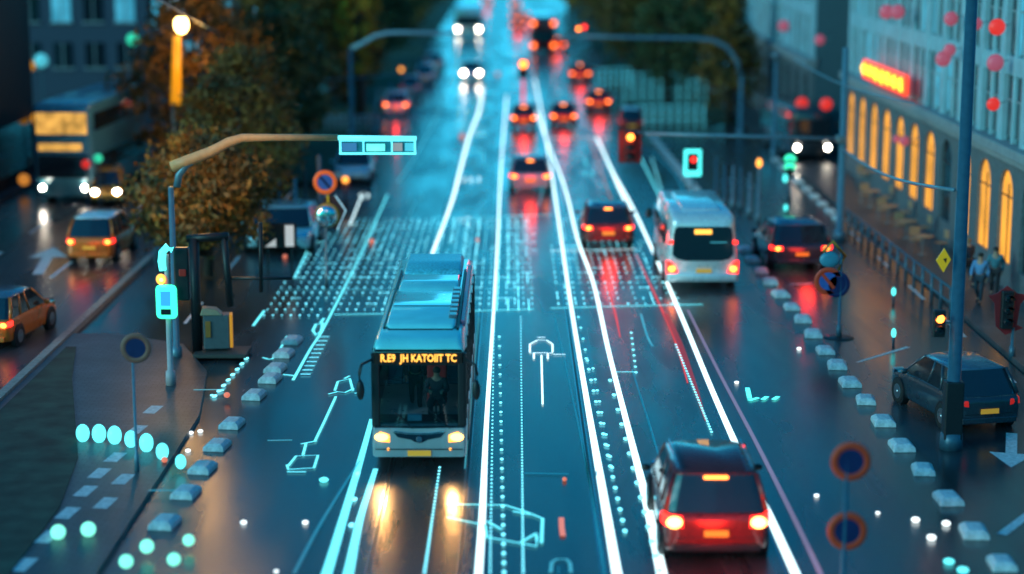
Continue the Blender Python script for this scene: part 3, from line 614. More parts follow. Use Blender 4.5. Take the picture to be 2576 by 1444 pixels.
for i, (x, y, w) in enumerate([(1000, 285, 62), (1035, 240, 48), (1072, 208, 44), (1095, 175, 42)]):
    car(put(x, y), ['parked car with red lights beyond the gantry box', 'parked car with one red light, second beyond the gantry box', 'pale parked car, third beyond the gantry box', 'farthest parked car in the left row'][i],
        'car', 'parked cars in the far left row', cw(y, w), 4.1, 1.55, (P_['pale'], P_['silver'], P_['white'], P_['white'])[i], None, 'hatch', tail=('lit', 'dim', 'off', 'off')[i], high=False)

# ---------------- person
def person(loc, rz, label, jacket, trousers, hair=(0.03, 0.02, 0.015), pose='walk', name='person', s=1.0):
    root = empty(name, loc, rz, label, 'person')
    if pose == 'sit':
        J = dict(pelvis=(0, 0, .55), chest=(0, .03, 1.0), neck=(0, .04, 1.13), head=(0, .07, 1.24), top=(0, .06, 1.33), hl=(-.1, .02, .55), kl=(-.14, .45, .55), al=(-.14, .45, .1), tl=(-.14, .6, .06), hr=(.1, .02, .55), kr=(.14, .45, .55), ar=(.14, .45, .1), tr=(.14, .6, .06),
                 sl=(-.19, .03, 1.04), el=(-.27, .16, .82), wl=(-.16, .42, .86), fl=(-.13, .5, .88), sr=(.19, .03, 1.04), er=(.27, .16, .82), wr=(.16, .42, .86), fr=(.13, .5, .88))
    else:
        J = dict(pelvis=(0, 0, .95), chest=(0, .02, 1.36), neck=(0, .03, 1.5), head=(0, .05, 1.62), top=(0, .04, 1.71), hl=(-.1, 0, .9), kl=(-.11, .16, .5), al=(-.11, .2, .09), tl=(-.11, .36, .05), hr=(.1, 0, .9), kr=(.11, .02, .5), ar=(.11, -.28, .14), tr=(.11, -.16, .05),
                 sl=(-.2, .01, 1.42), el=(-.26, -.12, 1.14), wl=(-.24, -.02, .9), fl=(-.23, .03, .82), sr=(.2, .01, 1.42), er=(.26, .1, 1.15), wr=(.23, .28, .98), fr=(.22, .34, .92))
    RA = dict(pelvis=.15, chest=.145, neck=.055, head=.095, top=.07, hl=.09, kl=.06, al=.04, tl=.035, hr=.09, kr=.06, ar=.04, tr=.035, sl=.06, el=.042, wl=.03, fl=.03, sr=.06, er=.042, wr=.03, fr=.03)
    ED = [('pelvis', 'chest'), ('chest', 'neck'), ('neck', 'head'), ('head', 'top'), ('pelvis', 'hl'), ('hl', 'kl'), ('kl', 'al'), ('al', 'tl'), ('pelvis', 'hr'), ('hr', 'kr'), ('kr', 'ar'), ('ar', 'tr'),
          ('chest', 'sl'), ('sl', 'el'), ('el', 'wl'), ('wl', 'fl'), ('chest', 'sr'), ('sr', 'er'), ('er', 'wr'), ('wr', 'fr')]
    def skin(nm, names, grow, m, over={}):
        idx = {n_: i for i, n_ in enumerate(names)}; me = bpy.data.meshes.new(nm)
        es = [(idx[a], idx[b]) for a, b in ED if a in idx and b in idx]
        me.from_pydata([Vector(over.get(n_, J[n_])) * s for n_ in names], es, []); me.materials.append(m)
        o = bpy.data.objects.new(nm, me); COL.objects.link(o); o.parent = root
        md = o.modifiers.new('skin', 'SKIN'); md.use_smooth_shade = True
        if not me.skin_vertices: me.skin_vertices
        for i, n_ in enumerate(names):
            v = me.skin_vertices[0].data[i]; v.radius = ((RA[n_] + grow) * s,) * 2; v.use_root = (i == 0)
        sb = o.modifiers.new('sub', 'SUBSURF'); sb.levels = 1; sb.render_levels = 2
        return o
    sk = mat('skin', (0.4, 0.22, 0.15), .5)
    skin('body', list(J), 0, sk)
    jm = mat('jacket_cloth', jacket, .8, bump=.2); tm = mat('trouser_cloth', trousers, .85, bump=.2)
    skin('jacket', ['pelvis', 'chest', 'sl', 'el', 'wl', 'sr', 'er', 'wr'], .026, jm)
    skin('trousers', ['pelvis', 'hl', 'kl', 'al', 'hr', 'kr', 'ar'], .02, tm)
    h = Vector(J['head']) * s
    MB().sphere(h + Vector((0, -.02, .05)) * s, .105 * s, .95, 1.05, .95, 14, 8).build('hair', mat('hair', hair, .7), root, True)
    for sx in (-1, 1):
        t = Vector(J['tl' if sx < 0 else 'tr']) * s; MB().sphere(t + Vector((0, -.04, -.01)) * s, .075 * s, .6, 1.7, .6, 10, 6).build('shoe', M['black'], root, True)
        f = Vector(J['fl' if sx < 0 else 'fr']) * s; fb = MB()
        for q in range(4): fb.tube([f + Vector((.012 * (q - 1.5), .02, -.01)) * s, f + Vector((.013 * (q - 1.5), .06, -.03 - .004 * q)) * s, f + Vector((.012 * (q - 1.5), .08, -.06)) * s], [.010 * s, .009 * s, .006 * s], 6)
        fb.tube([f + Vector((-sx * .03, 0, 0)) * s, f + Vector((-sx * .045, .04, -.02)) * s], [.012 * s, .008 * s], 6); fb.build('fingers', sk, root, True)
    return root

# ---------------- the big bus
def text_mesh(s, size, name, m, parent, loc, rot, depth=0.004, width=None):
    c = bpy.data.curves.new('t', 'FONT'); c.body = s; c.size = size; c.extrude = depth; c.align_x = 'CENTER'; c.align_y = 'CENTER'; c.resolution_u = 2; c.offset = 0.006
    t = bpy.data.objects.new('t', c); COL.objects.link(t); bpy.context.view_layer.update()
    me = bpy.data.meshes.new_from_object(t.evaluated_get(bpy.context.evaluated_depsgraph_get())); COL.objects.unlink(t); bpy.data.objects.remove(t)
    me.materials.clear(); me.materials.append(m); o = bpy.data.objects.new(name, me); COL.objects.link(o); o.parent = parent; o.location = loc; o.rotation_euler = rot
    if width:
        xs = [v.co.x for v in me.vertices]; q = width / (max(xs) - min(xs))
        for v in me.vertices: v.co.x *= q
    return o
def bus_front():
    f = G(1050, 1180); W = cw(1180, 236); L = 11.3; H = 3.2; hw = W / 2
    root = empty('city_bus', (f.x + .05, f.y, 0), 0, 'city bus with teal roof and lit headlights driving towards the camera', 'bus')
    # local frame: front at y=0, body runs to +y
    skinm = mat('bus_white', (0.38, 0.41, 0.42), .3, .1, .6, .12, 3)
    side = P_['teal']
    # lower front and flanks (below the windows)
    rings = []
    for y, q, z1 in ((0.0, .955, 1.02), (.05, .985, 1.05), (.16, 1, 1.08), (.5, 1, 1.1), (L - .1, 1, 1.1), (L, .97, 1.1)):
        rings.append([(p.x, y, p.y) for p in rr(hw * q, hw * q, .30, z1, .05)])
    MB().loft(rings).build('lower_body', skinm, root, True, .01)
    # roof
    rg = []
    for y, q, z0, z1 in ((.06, .96, 2.86, 2.98), (.12, .985, 2.84, 3.1), (.4, 1, 2.82, 3.2), (1.2, 1, 2.82, H), (L - .5, 1, 2.82, H), (L - .05, .98, 2.84, 3.1)):
        rg.append([(p.x, y, p.y) for p in rr(hw * q, hw * q * .90, z0, z1, .12)])
    roofm = mat('roof_teal', (0.22, 0.78, 0.80), .30, .1, .5, .1, 1.2)
    rf = MB().loft(rg).build('roof', roofm, root, True)
    # raised roof fairing and panels
    fa = MB()
    fa.loft([[(p.x, y, p.y) for p in rr(hw * q, hw * q * .94, H - .02, z, .06)] for y, q, z in ((1.15, .70, H + .02), (1.3, .78, H + .13), (5.2, .78, H + .15), (5.35, .76, H + .06))])
    fa.build('roof_fairing', mat('fairing', (0.26, 0.85, 0.86), .22, .1, .6, .08, 1.5), rf, True)
    for y, d, m_ in ((6.6, 2.0, 'a'), (9.6, 2.6, 'b')):
        MB().loft([[(p.x, yy_, p.y) for p in rr(hw * .74, hw * .68, H - .02, z, .05)] for yy_, z in ((y - d / 2, H + .04), (y - d / 2 + .1, H + .16), (y + d / 2 - .1, H + .16), (y + d / 2, H + .04))]).build('roof_unit', roofm if m_ == 'a' else mat('roof_grille', (0.12, 0.6, 0.68), .4, .3, 0, .25, 14), rf, True)
    se = MB()
    for y in (1.12, 3.3, 5.45, 8.1): se.box((0, y, H + (.135 if y == 3.3 else .006)), (W * (.7 if y < 8 else .74), .05, .03))
    se.box((-hw * .79, 5.0, H + .02), (.05, 7.6, .05)).box((hw * .80, 5.0, H + .02), (.07, 7.8, .07)); se.build('roof_seam', M['black'], rf)
    MB().box((hw * .90, 5.6, H - .0), (.12, 7.5, .16)).build('roof_cable_duct', mat('pink_duct', (0.5, 0.2, 0.28), .4), rf, True, .03)
    for i in range(7): MB().box((hw * .68, 2.0 + i * .55, H + .17), (.2, .34, .1)).build('vent', P_['grey'], rf, True, .02)
    # windows band at the flanks with posts
    wn = MB()
    for sx in (-1, 1): wn.box((sx * (hw - .035), L / 2 + .35, 1.96), (.05, L - 1.0, 1.72))
    wn.box((0, L - .05, 1.96), (W - .1, .05, 1.72)); wn.build('side_windows', M['glassdark'], root)
    for sx in (-1, 1):
        for k_ in range(8): MB().box((sx * (hw - .02), .75 + k_ * 1.36, 1.96), (.06, .09, 1.76)).build('window_post', M['black'], root)
        MB().box((sx * (hw - .03), .17, 1.96), (.07, .20, 1.78)).build('window_post', M['black'], root)
    # windscreen
    n_ = 10; sh = []
    for z, dy in ((1.0, .0), (1.6, .02), (2.2, .05), (2.56, .085)):
        sh.append([(-hw * .955 + 2 * hw * .955 * i / n_, dy + .10 * (abs(i / n_ * 2 - 1) ** 4), z) for i in range(n_ + 1)])
    mb = MB(); 
    vs = [p for r_ in sh for p in r_]; fs = [(r_ * (n_ + 1) + i, r_ * (n_ + 1) + i + 1, (r_ + 1) * (n_ + 1) + i + 1, (r_ + 1) * (n_ + 1) + i) for r_ in range(3) for i in range(n_)]
    mb.add(vs, fs); mb.open = True; ws = mb.build('windscreen', M['windscreen'], root, True)
    fr = MB(); fr.box((0, .055, 1.0), (W * .955, .09, .11)).box((-hw * .955, .1, 1.8), (.07, .1, 1.65)).box((hw * .955, .1, 1.8), (.07, .1, 1.65)).box((0, .1, 2.585), (W * .93, .08, .06))
    fr.build('windscreen_frame', M['black'], ws, True, .012)
    MB().tube([(-.15, -.03, 1.02), (-.6, -.01, 1.45)], .012, 6).build('wiper', M['black'], ws)
    wp = MB(); wp.tube([(.75, -.03, 1.02), (.22, -.01, 1.5)], .012, 6).tube([(.22, -.012, 1.5), (.12, .0, 1.85)], .01, 6)
    wp.build('wiper', M['black'], ws)
    # destination display
    dp = MB().box((0, .09, 2.735), (W * .93, .10, .29)).build('destination_display', mat('display_black', (0.03, 0.012, 0.008), .35), root, True, .02)
    text_mesh('R.E9  JH KATOIIT TC', .26, 'lettering', M['amber_led'], dp, (0, .028, 2.735), (math.pi / 2, 0, 0), .003, W * .80)
    for sx in (-1, 1): MB().box((sx * hw * .9, .07, 1.8), (.16, .06, 1.62)).build('corner_post', M['black'], root, True, .03)
    # front mask, lights, badge, plate
    MB().prism([(-.62, .92), (-.52, .80), (-.2, .735), (-.1, .68), (0, .655), (.1, .68), (.2, .735), (.52, .80), (.62, .92), (.3, .87), (0, .86), (-.3, .87)], 'y', -.02, .03).build('grille', mat('grille_blue', (0.03, 0.07, 0.1), .15, .7), root, True, .008)
    MB().prism([(-.62, .935), (-.3, .885), (0, .875), (.3, .885), (.62, .935), (.6, .965), (.3, .915), (0, .905), (-.3, .915), (-.6, .965)], 'y', -.03, .01).build('chrome_strip', M['chrome'], root)
    MB().loft([[(.075 * math.cos(a), y, .75 + .075 * math.sin(a)) for a in [2 * math.pi * k_ / 20 for k_ in range(20)]] for y in (-.045, 0)]).build('badge', P_['blue'], root, True, .01)
    for sx in (-1, 1):
        hl = MB().loft([[(sx * (hw * .62), -.012, .66), (sx * hw * .62, -.014, .86), (sx * hw * .93, .005, 1.0), (sx * hw * .96, .01, .68)], [(sx * (hw * .62), .05, .66), (sx * hw * .62, .05, .86), (sx * hw * .95, .13, 1.0), (sx * hw * .985, .13, .68)]]).build('headlight', M['amber_lens'], root, True, .02)
        MB().sphere((sx * hw * .80, -.01, .80), .14, 1.2, .25, .72, 14, 8).build('bulb', M['amber_core'], hl, True)
        MB().sphere((sx * hw * .66, -.012, .50), .035, 1, .5, 1, 10, 6).build('fog_lamp', M['amber_lens'], root, True)
        # mirror arms
        mx = MB().tube([(sx * hw * .98, .1, 2.7), (sx * (hw + .22), -.12, 2.62), (sx * (hw + .27), -.16, 2.4), (sx * (hw + .26), -.15, 2.2)], [.03, .035, .04, .04], 8)
        mx.sphere((sx * (hw + .25), -.15, 2.0), .13, .75, .6, 1.9); mx.build('mirror', M['black'], root, True)
    MB().box((0, -.01, .50), (W * .93, .05, .015)).build('bumper_seam', M['black'], root)
    MB().box((0, -.015, .40), (.56, .03, .13)).build('number_plate', M['plate'], root)
    # interior: dash, driver seat, floor, steering wheel
    MB().box((0, .55, 1.05), (W * .9, .7, .18)).build('dashboard', M['black'], root, True, .04)
    MB().box((0, L / 2, .95), (W * .9, L - .6, .06)).build('cabin_floor', M['black'], root)
    sf = MB().box((.38, 1.35, 1.35), (.5, .5, .14)).box((.38, 1.62, 1.8), (.5, .14, .85)).box((.38, 1.64, 2.3), (.28, .1, .2)); sf.build('driver_seat', mat('red_seat', (0.35, 0.02, 0.02), .7), root, True, .05)
    stw = MB().tube([(.38 + .22 * math.cos(a), .78 + .08 * math.sin(a), 1.42 + .2 * math.sin(a)) for a in [2 * math.pi * k_ / 20 for k_ in range(21)]], .018, 6); stw.tube([(.38, .72, 1.1), (.38, .78, 1.42)], .03, 6); stw.build('steering_wheel', M['black'], root, True)
    il = MB().box((-.3, 3.2, 2.74), (.12, 4.2, .03)); il.build('ceiling_lamp', emit('cabin_lamp', (0.35, 0.75, 1.0), 1.6), root)
    for y in (3.0, 4.2, 5.4):
        for x in (-.75, -.3, .75): MB().box((x, y, 1.45), (.4, .4, .1)).box((x, y + .2, 1.75), (.4, .08, .6)).build('passenger_seat', P_['blue'], root, True, .04)
    wheels(root, W - .02, (2.6, 8.6), .48, .28)
    MB().box((-hw - .003, 2.6, .55), (.02, 1.15, .75)).box((hw + .003, 2.6, .55), (.02, 1.15, .75)).box((-hw - .003, 8.6, .55), (.02, 1.15, .75)).box((hw + .003, 8.6, .55), (.02, 1.15, .75)).build('wheel_arch', M['black'], root)
    # a little cabin tray
    tr_ = MB().box((-.12, .33, 1.2), (.34, .18, .16)); tr_.build('dash_tray', mat('tray_blue', (0.15, 0.4, 0.5), .4), root, True, .02)
    return root, f
BUS, BF = bus_front()
person((BF.x + .43, BF.y + 1.35, .85), math.pi, 'driver in dark uniform seated at the wheel of the teal roofed bus', (0.02, 0.025, 0.035), (0.015, 0.015, 0.02), pose='sit')
person((BF.x - .12, BF.y + 1.9, .98), math.pi, 'standing passenger in black coat behind the bus windscreen', (0.015, 0.015, 0.02), (0.01, 0.01, 0.012), s=.95)

# ---------------- white minibus seen from behind
def minibus():
    p = G(1766, 728); W = cw(728, 184); L = 7.4; H = 2.72; hw = W / 2
    root = empty('minibus', (p.x, p.y, 0), R(0), 'white minibus with lit orange rear sign in the right lane', 'minibus')
    rg = []
    for y, q, z0, z1, t in ((0, .93, .42, 2.45, .80), (.08, .985, .36, 2.58, .84), (.35, 1, .34, H, .86), (L - 1.3, 1, .34, H, .86), (L - .5, .97, .36, 2.3, .8), (L - .1, .9, .4, 1.5, .86), (L, .8, .5, 1.2, .8)):
        rg.append([(pp.x, y, pp.y) for pp in rr(hw * q, hw * q * t, z0, z1, .22, 4)])
    body = MB().loft(rg).build('body', P_['white'], root, True)
    rp_ = MB().loft([[(pp.x, y, pp.y) for pp in rr(hw * .55, hw * .5, H - .03, z, .05)] for y, z in ((.9, H + .02), (1.1, H + .07), (L - 2.2, H + .08), (L - 1.9, H + .02))]); rp_.build('roof_unit', P_['white'], root, True)
    gl = [(-.83, 1.28), (-.72, 1.12), (-.5, 1.05), (.5, 1.05), (.72, 1.12), (.83, 1.28), (.80, 2.0), (.76, 2.22), (.68, 2.28), (-.68, 2.28), (-.76, 2.22), (-.80, 2.0)]
    MB().prism([(x * hw, z) for x, z in gl], 'y', -.035, .06).build('rear_window', M['glassdark'], root)
    MB().box((0, -.045, 2.1), (.62, .03, .17)).build('destination_display', M['amber_led'], root, True, .02)
    for sx in (-1, 1):
        t = MB().prism([(sx * hw * .68, .62), (sx * hw * .97, .56), (sx * hw * .985, 1.05), (sx * hw * .86, 1.0), (sx * hw * .74, .76)], 'y', -.05, .15).build('tail_light', M['red_lens'], root, True, .02)
        MB().sphere((sx * hw * .84, -.06, .76), .12, 1.1, .4, .9, 12, 8).build('bulb', M['red_core'], t, True)
        MB().box((sx * hw * .88, -.01, 1.72), (.17, .06, .12)).build('indicator', M['red_lens'], root, True, .02)
        MB().box((sx * (hw * .965), L / 2 + .1, 1.82), (.05, L - 2.4, .72)).build('side_window', M['glassdark'], root)
        MB().sphere((sx * (hw + .16), L - 1.1, 1.8), .16, .8, .5, 1.3, 10, 8).build('mirror', M['black'], root, True)
    MB().box((.55, -.045, 1.72), (.6, .012, .03)).build('wiper', M['cfaint'], root)
    MB().loft([[(pp.x, y, pp.y) for pp in rr(hw * q, hw * q, .30, .60, .06)] for y, q in ((-.12, .9), (-.04, .97), (.2, 1.01))]).build('rear_bumper', P_['white'], root, True)
    MB().box((.05, -.05, .68), (.55, .03, .12)).build('number_plate', M['plate'], root)
    wheels(root, W, (1.5, 5.6), .38, .24)
minibus()

# ---------------- plain large vehicles in the distance
def big_bus(loc, rz, W, L, H, label, body, name, cat, front, rear_red=False, decks=1):
    root = empty(name, loc, rz, label, cat); hw = W / 2
    rg = [[(pp.x, y, pp.y) for pp in rr(hw * q, hw * q * .95, .32, z1, .2, 4)] for y, q, z1 in ((-.0, .92, H - .25), (.12, .98, H - .08), (.5, 1, H), (L - .4, 1, H), (L, .96, H - .1))]
    MB().loft(rg).build('body', body, root, True)
    mt = M['warm_glow'] if front == 'amber' else M['glassdark']
    zs = [(1.1, 2.3)] if decks == 1 else [(1.2, 2.25), (H - 1.45, H - .45)]
    for i, (a, b) in enumerate(zs):
        MB().box((0, -.01, (a + b) / 2), (W * .86, .08, b - a)).build('windscreen', mt if (i == len(zs) - 1 or decks == 1) else M['glassdark'], root, True, .04)
        for sx in (-1, 1): MB().box((sx * (hw * .985), L / 2, (a + b) / 2 + .02), (.05, L - 1.4, (b - a) * .8)).build('side_window', M['glassdark'], root)
    if decks == 2: MB().box((-.1, -.02, H - 2.05), (W * .74, .08, .34)).build('destination_display', M['warm_glow'], root, True, .03)
    for sx in (-1, 1):
        if rear_red:
            for z in (.8, 3.0 if H > 3 else 2.0):
                t = MB().box((sx * hw * .78, -.04, z), (.38, .1, .34)).build('tail_light', M['red_lens'], root, True, .05); MB().sphere((sx * hw * .78, -.09, z), .15, 1, .4, 1, 10, 6).build('bulb', M['red_core'], t, True)
        else:
            t = MB().box((sx * hw * .72, -.04, .75), (.4, .1, .22)).build('headlight', M['chrome'], root, True, .05)
            MB().sphere((sx * hw * .72, -.09, .75), .12, 1, .4, 1, 10, 6).build('bulb', M['white_core'], t, True)
        MB().sphere((sx * (hw + .2), .0, 2.0), .16, .6, .5, 1.5, 8, 6).build('mirror', M['black'], root, True)
    wheels(root, W, (2.2, L - 2.2), .48, .28)
    return root
big_bus(G(1367, 135), 0, cw(135, 66), 11, 3.6, 'tall red coach with glowing tail lights far up the road', P_['red'], 'coach', 'coach', 'dark', True)
big_bus(G(163, 512), R(-3), cw(512, 150), 11, 4.7, 'blue double decker bus with amber upper windows in the left street', mat('decker_blue', (0.07, 0.3, 0.4), .3, .1, .5), 'double_decker_bus', 'bus', 'amber', False, 2)
big_bus(G(2042, 405), R(4), cw(405, 108), 9, 2.9, 'dark bus with white headlights by the far right corner', P_['dark'], 'bus', 'bus', 'dark')
big_bus(G(1178, 90), 0, cw(90, 74), 10, 3.3, 'pale box truck standing at the far left of the road', P_['white'], 'truck', 'truck', 'dark')

# ------------------------------------------------------------------ poles, signals, signs
def pole(name, base, top_z, r, m, label, cat, group=None, r2=None):
    root = empty(name, (base.x, base.y, base.z), 0, label, cat, group)
    MB().tube([(0, 0, 0), (0, 0, .4), (0, 0, .42), (0, 0, top_z)], [r * 1.7, r * 1.6, r, r2 or r * .8], 14).build('post', m, root, True)
    return root
def lamp_head(root, c, n_l, lit, s=1.0, lit_m=('red_lens', 'red_core'), body=None):
    h = .32 * n_l * s; bd = MB().box((c[0], c[1], c[2]), (.34 * s, .24 * s, h + .1)).build('signal_head', body or M['black'], root, True, .04)
    for i in range(n_l):
        z = c[2] + h / 2 - .16 * s - i * .32 * s; on = i == lit
        rg = [[(c[0] + q * s * math.cos(a), c[1] + y, z + q * s * math.sin(a)) for a in [2 * math.pi * k_ / 16 for k_ in range(16)]] for q, y in ((.115, -.122 * s), (.115, -.15 * s), (.04, -.17 * s))]
        ln = MB().loft(rg).build('lens', M[lit_m[0]] if on else M['glassdark'], bd, True)
        vs = MB(); vr = [[(c[0] + .135 * s * math.cos(a), c[1] + y, z + .135 * s * math.sin(a)) for a in [math.pi * k_ / 10 for k_ in range(11)]] for y in (-.12 * s, -.34 * s)]
        v_ = [p for r_ in vr for p in r_]; vs.add(v_, [(k_, k_ + 1, 12 + k_, 11 + k_) for k_ in range(10)]); vs.open = True; vs.build('visor', M['black'], bd, True)
        if on: MB().sphere((c[0], c[1] - .18 * s, z), .12 * s, 1, .6, 1, 12, 8).build('bulb', M[lit_m[1]], bd, True)
    return bd
def arm(root, pts, r, m, nm='arm'): return MB().tube(pts, r, 10).build(nm, m, root, True)

# left mast arm with gantry box
b = G(445, 905); Z = lambda x, y: AT(x, y, b.y) - b
r0 = pole('mast_arm_pole', b, (Z(445, 470)).z, .10, M['polegrey'], 'blue pole with long orange lit arm reaching over the left lanes', 'mast arm')
pa = [Z(445, 470), Z(450, 440), Z(468, 415), Z(490, 402)]; arm(r0, pa, .11, M['polegrey'], 'bracket')
oa = mat('arm_orange', (0.95, 0.36, 0.15), .45)  # orange of the lamp light is put into the arm's colour
arm(r0, [Z(432, 420), Z(470, 405), Z(530, 382), Z(575, 358), Z(610, 347), (Z(660, 346)), (Z(850, 346))], [.17, .17, .16, .15, .13, .11, .10], oa)
arm(r0, [Z(850, 346), Z(1048, 347)], [.07, .06], M['cline'], 'lit_arm_end')
gb = empty('gantry_display', AT(950, 368, b.y + .12), 0, 'glowing cyan gantry box hanging from the left mast arm', 'display')
mm = pxm(905)
fr = MB()
for (x, z, w, h) in ((0, 15, 190, 5), (0, -18, 190, 5), (-92, -1, 5, 34), (92, -1, 5, 34), (-35, -1, 4, 30), (35, -1, 4, 30)): fr.box((x * mm, 0, z * mm), (w * mm, .08, h * mm))
fr.build('frame', M['cline'], gb)
MB().box((0, .05, -1 * mm), (184 * mm, .03, 30 * mm)).build('panel', mat('panel_dark', (0.03, 0.2, 0.25), .2), gb)
MB().box((-5 * mm, .02, -3 * mm), (46 * mm, .03, 18 * mm)).build('screen', emit('mint_screen', (0.2, 1.0, 0.85), 1.3, var=.3, scale=3), gb)
MB().box((48 * mm, .02, -2 * mm), (26 * mm, .03, 20 * mm)).build('screen', emit('grey_screen', (0.5, 0.45, 0.45), .6), gb)
MB().box((-70 * mm, .02, -2 * mm), (36 * mm, .03, 20 * mm)).build('screen', emit('blue_screen', (0.08, 0.3, 0.6), .5), gb)
MB().box((78 * mm, .02, -2 * mm), (22 * mm, .03, 20 * mm)).build('screen', emit('sky_screen', (0.1, 0.65, 0.8), .9), gb)

# pedestrian / tram signal with green box
b = G(430, 968, .12); Z = lambda x, y: AT(x, y, b.y) - b
r1 = pole('signal_post', b, Z(430, 640).z, .085, mat('pink_post', (0.62, 0.42, 0.42), .5), 'signal post with bright green light box and cyan hook shaped lamp', 'traffic signal')
c = Z(421, 757); bx = MB().box((c.x, -.12, c.z), (.60, .28, .98)).build('light_box', M['green'], r1, True, .16)
MB().box((c.x, -.275, c.z + .12), (.28, .03, .42)).build('symbol', emit('blue_symbol', (0.05, 0.45, 0.85), 1.2), bx, True, .04)
MB().box((c.x, -.275, c.z - .26), (.28, .03, .16)).build('dark_panel', M['black'], bx, True, .02)
c = Z(407, 700); MB().sphere((c.x, -.14, c.z), .14, 1, .7, 1.1).build('amber_lamp', M['amber_lens'], r1, True)
MB().sphere((c.x + .03, -.24, c.z), .06, 1, .5, 1).build('bulb', M['amber_core'], r1, True)
hk = [Z(412, 678), Z(409, 655), Z(411, 632), Z(422, 620), Z(436, 626)]
MB().tube([(p.x, -.14, p.z) for p in hk], [.10, .11, .11, .12, .10], 10).build('hook_lamp', M['cyanlamp'], r1, True)
c = Z(457, 690); MB().box((c.x, .1, c.z), (.42, .3, 1.5)).build('control_box', M['black'], r1, True, .05)
c = Z(460, 685); MB().box((c.x, -.07, c.z), (.2, .05, .2)).build('dark_lens', emit('dull_red', (0.3, 0.03, 0.02), .3), r1, True, .03)

# dark shelter frame with kiosk
b = G(535, 888, .12)
sh_ = empty('shelter_frame', b, 0, 'black shelter frame of posts and beam behind the green signal', 'shelter')
Z = lambda x, y: AT(x, y, b.y) - b
def dpost(x0, y0, x1, y1, w, nm='post'): MB().tube([Z(x0, y0), Z(x1, y1)], w / 2 * pxm(888), 8).build(nm, M['black'], sh_, True)
dpost(487, 598, 497, 884, 26); dpost(563, 592, 580, 770, 18); dpost(655, 560, 657, 735, 10); dpost(470, 600, 575, 594, 20, 'beam'); dpost(580, 700, 735, 700, 8, 'rail_bar')
p0 = Z(560, 889); MB().box((p0.x, 0, .03), (1.6, 1.2, .12)).build('base_slab', mat('slab', (0.06, 0.055, 0.05), .7), sh_, True, .02)
b = G(552, 880, .12)
kk = empty('ticket_kiosk', b + Vector((0, -.4, .09)), R(8), 'grey ticket kiosk with tan hood and orange side stripe', 'kiosk')
MB().box((0, 0, .60), (.78, .5, 1.05)).build('cabinet', mat('kiosk_grey', (0.1, 0.12, 0.13), .5), kk, True, .04)
MB().loft([[(-.48, -.28, 1.12), (.2, -.28, 1.12), (.2, .28, 1.12), (-.48, .28, 1.12)], [(-.40, -.22, 1.35), (.0, -.22, 1.30), (.0, .22, 1.30), (-.40, .22, 1.35)]]).build('hood', mat('tan_hood', (0.35, 0.26, 0.16), .6), kk, True, .03)
MB().box((.44, -.05, .62), (.09, .4, 1.02)).build('side_stripe', emit('orange_stripe', (1.0, 0.35, 0.02), .55, (0.6, 0.25, 0.02)), kk, True, .02)
MB().box((-.25, -.27, .7), (.16, .04, .5)).build('slot_panel', mat('orange_panel', (0.4, 0.16, 0.03), .5), kk, True, .01)

# round signs
SIGN = {'navy': mat('sign_navy', (0.012, 0.02, 0.09), .4), 'red': mat('sign_red', (0.75, 0.06, 0.02), .4), 'brown': mat('sign_brown', (0.3, 0.1, 0.07), .5), 'orange': emit('sign_orange', (1.0, 0.15, 0.01), .45, (0.7, 0.1, 0.02)),  # orange sign is given emission to show bright, it is no lamp
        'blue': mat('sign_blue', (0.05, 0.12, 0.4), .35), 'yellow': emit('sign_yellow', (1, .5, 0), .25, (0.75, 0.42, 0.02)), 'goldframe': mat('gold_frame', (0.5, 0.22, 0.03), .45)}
def disc_sign(root, c, r, rim, face, slash=None, yaw=0):
    def rg(q, y): return [(c.x + q * math.cos(a), y, c.z + q * math.sin(a)) for a in [2 * math.pi * k_ / 32 for k_ in range(32)]]
    d = MB().loft([rg(r * .97, .02), rg(r, 0), rg(r, -.03), rg(r * .97, -.045), rg(r * .66, -.045), rg(r * .64, -.035)]).build('sign_plate', SIGN[rim], root, True)
    MB().loft([rg(r * .645, -.037), rg(r * .645, -.048)]).build('sign_face', SIGN[face], d)
    if slash:
        w = .045 * r / .4
        a = R(-50); MB().box((c.x, -.052, c.z), (2 * r * .66, .006, w * 2)).build('slash', SIGN[slash], d)
        bpy.data.objects[d.children[-1].name] if False else None
        o = [q for q in kids(d) if q.name.startswith('slash')][-1]
        for v in o.data.vertices:
            x, z = v.co.x - c.x, v.co.z - c.z; v.co.x = c.x + x * math.cos(a) - z * math.sin(a); v.co.z = c.z + x * math.sin(a) + z * math.cos(a)
    MB().box((c.x, .04, c.z), (.12, .06, .3)).build('clamp', M['steel'], root)
    return d
b = G(345, 1185, .12); rt = pole('round_sign', b, 2.95, .035, M['polegrey'], 'round navy sign with brown rim on a slim post at the left', 'road sign', 'round road signs')
disc_sign(rt, AT(342, 875, b.y) - b + Vector((0, -.06, 0)), 38 * pxm(1185), 'brown', 'navy')
b = G(822, 716); rt = pole('mirror_sign', b, 3.9, .035, M['steel'], 'orange rimmed no parking sign above a hexagonal convex mirror', 'road sign')
disc_sign(rt, AT(818, 458, b.y) - b + Vector((0, -.08, 0)), 30 * pxm(716), 'orange', 'blue', 'navy')
q = pxm(716); c = AT(832, 535, b.y) - b
hx = [(-30, 0), (-14, 40), (12, 44), (38, 6), (16, -42), (-14, -36)]
hb = MB().prism([(c.x + x * q, c.z + z * q) for x, z in hx], 'y', -.03, .02).build('hexagon_board', mat('maroon_board', (0.05, 0.012, 0.015), .5), rt)
MB().tube([(c.x + x * q, -.045, c.z + z * q) for x, z in [(12, 44), (38, 6), (16, -42)]], .022, 6).build('white_edge', M['palewin'], hb)
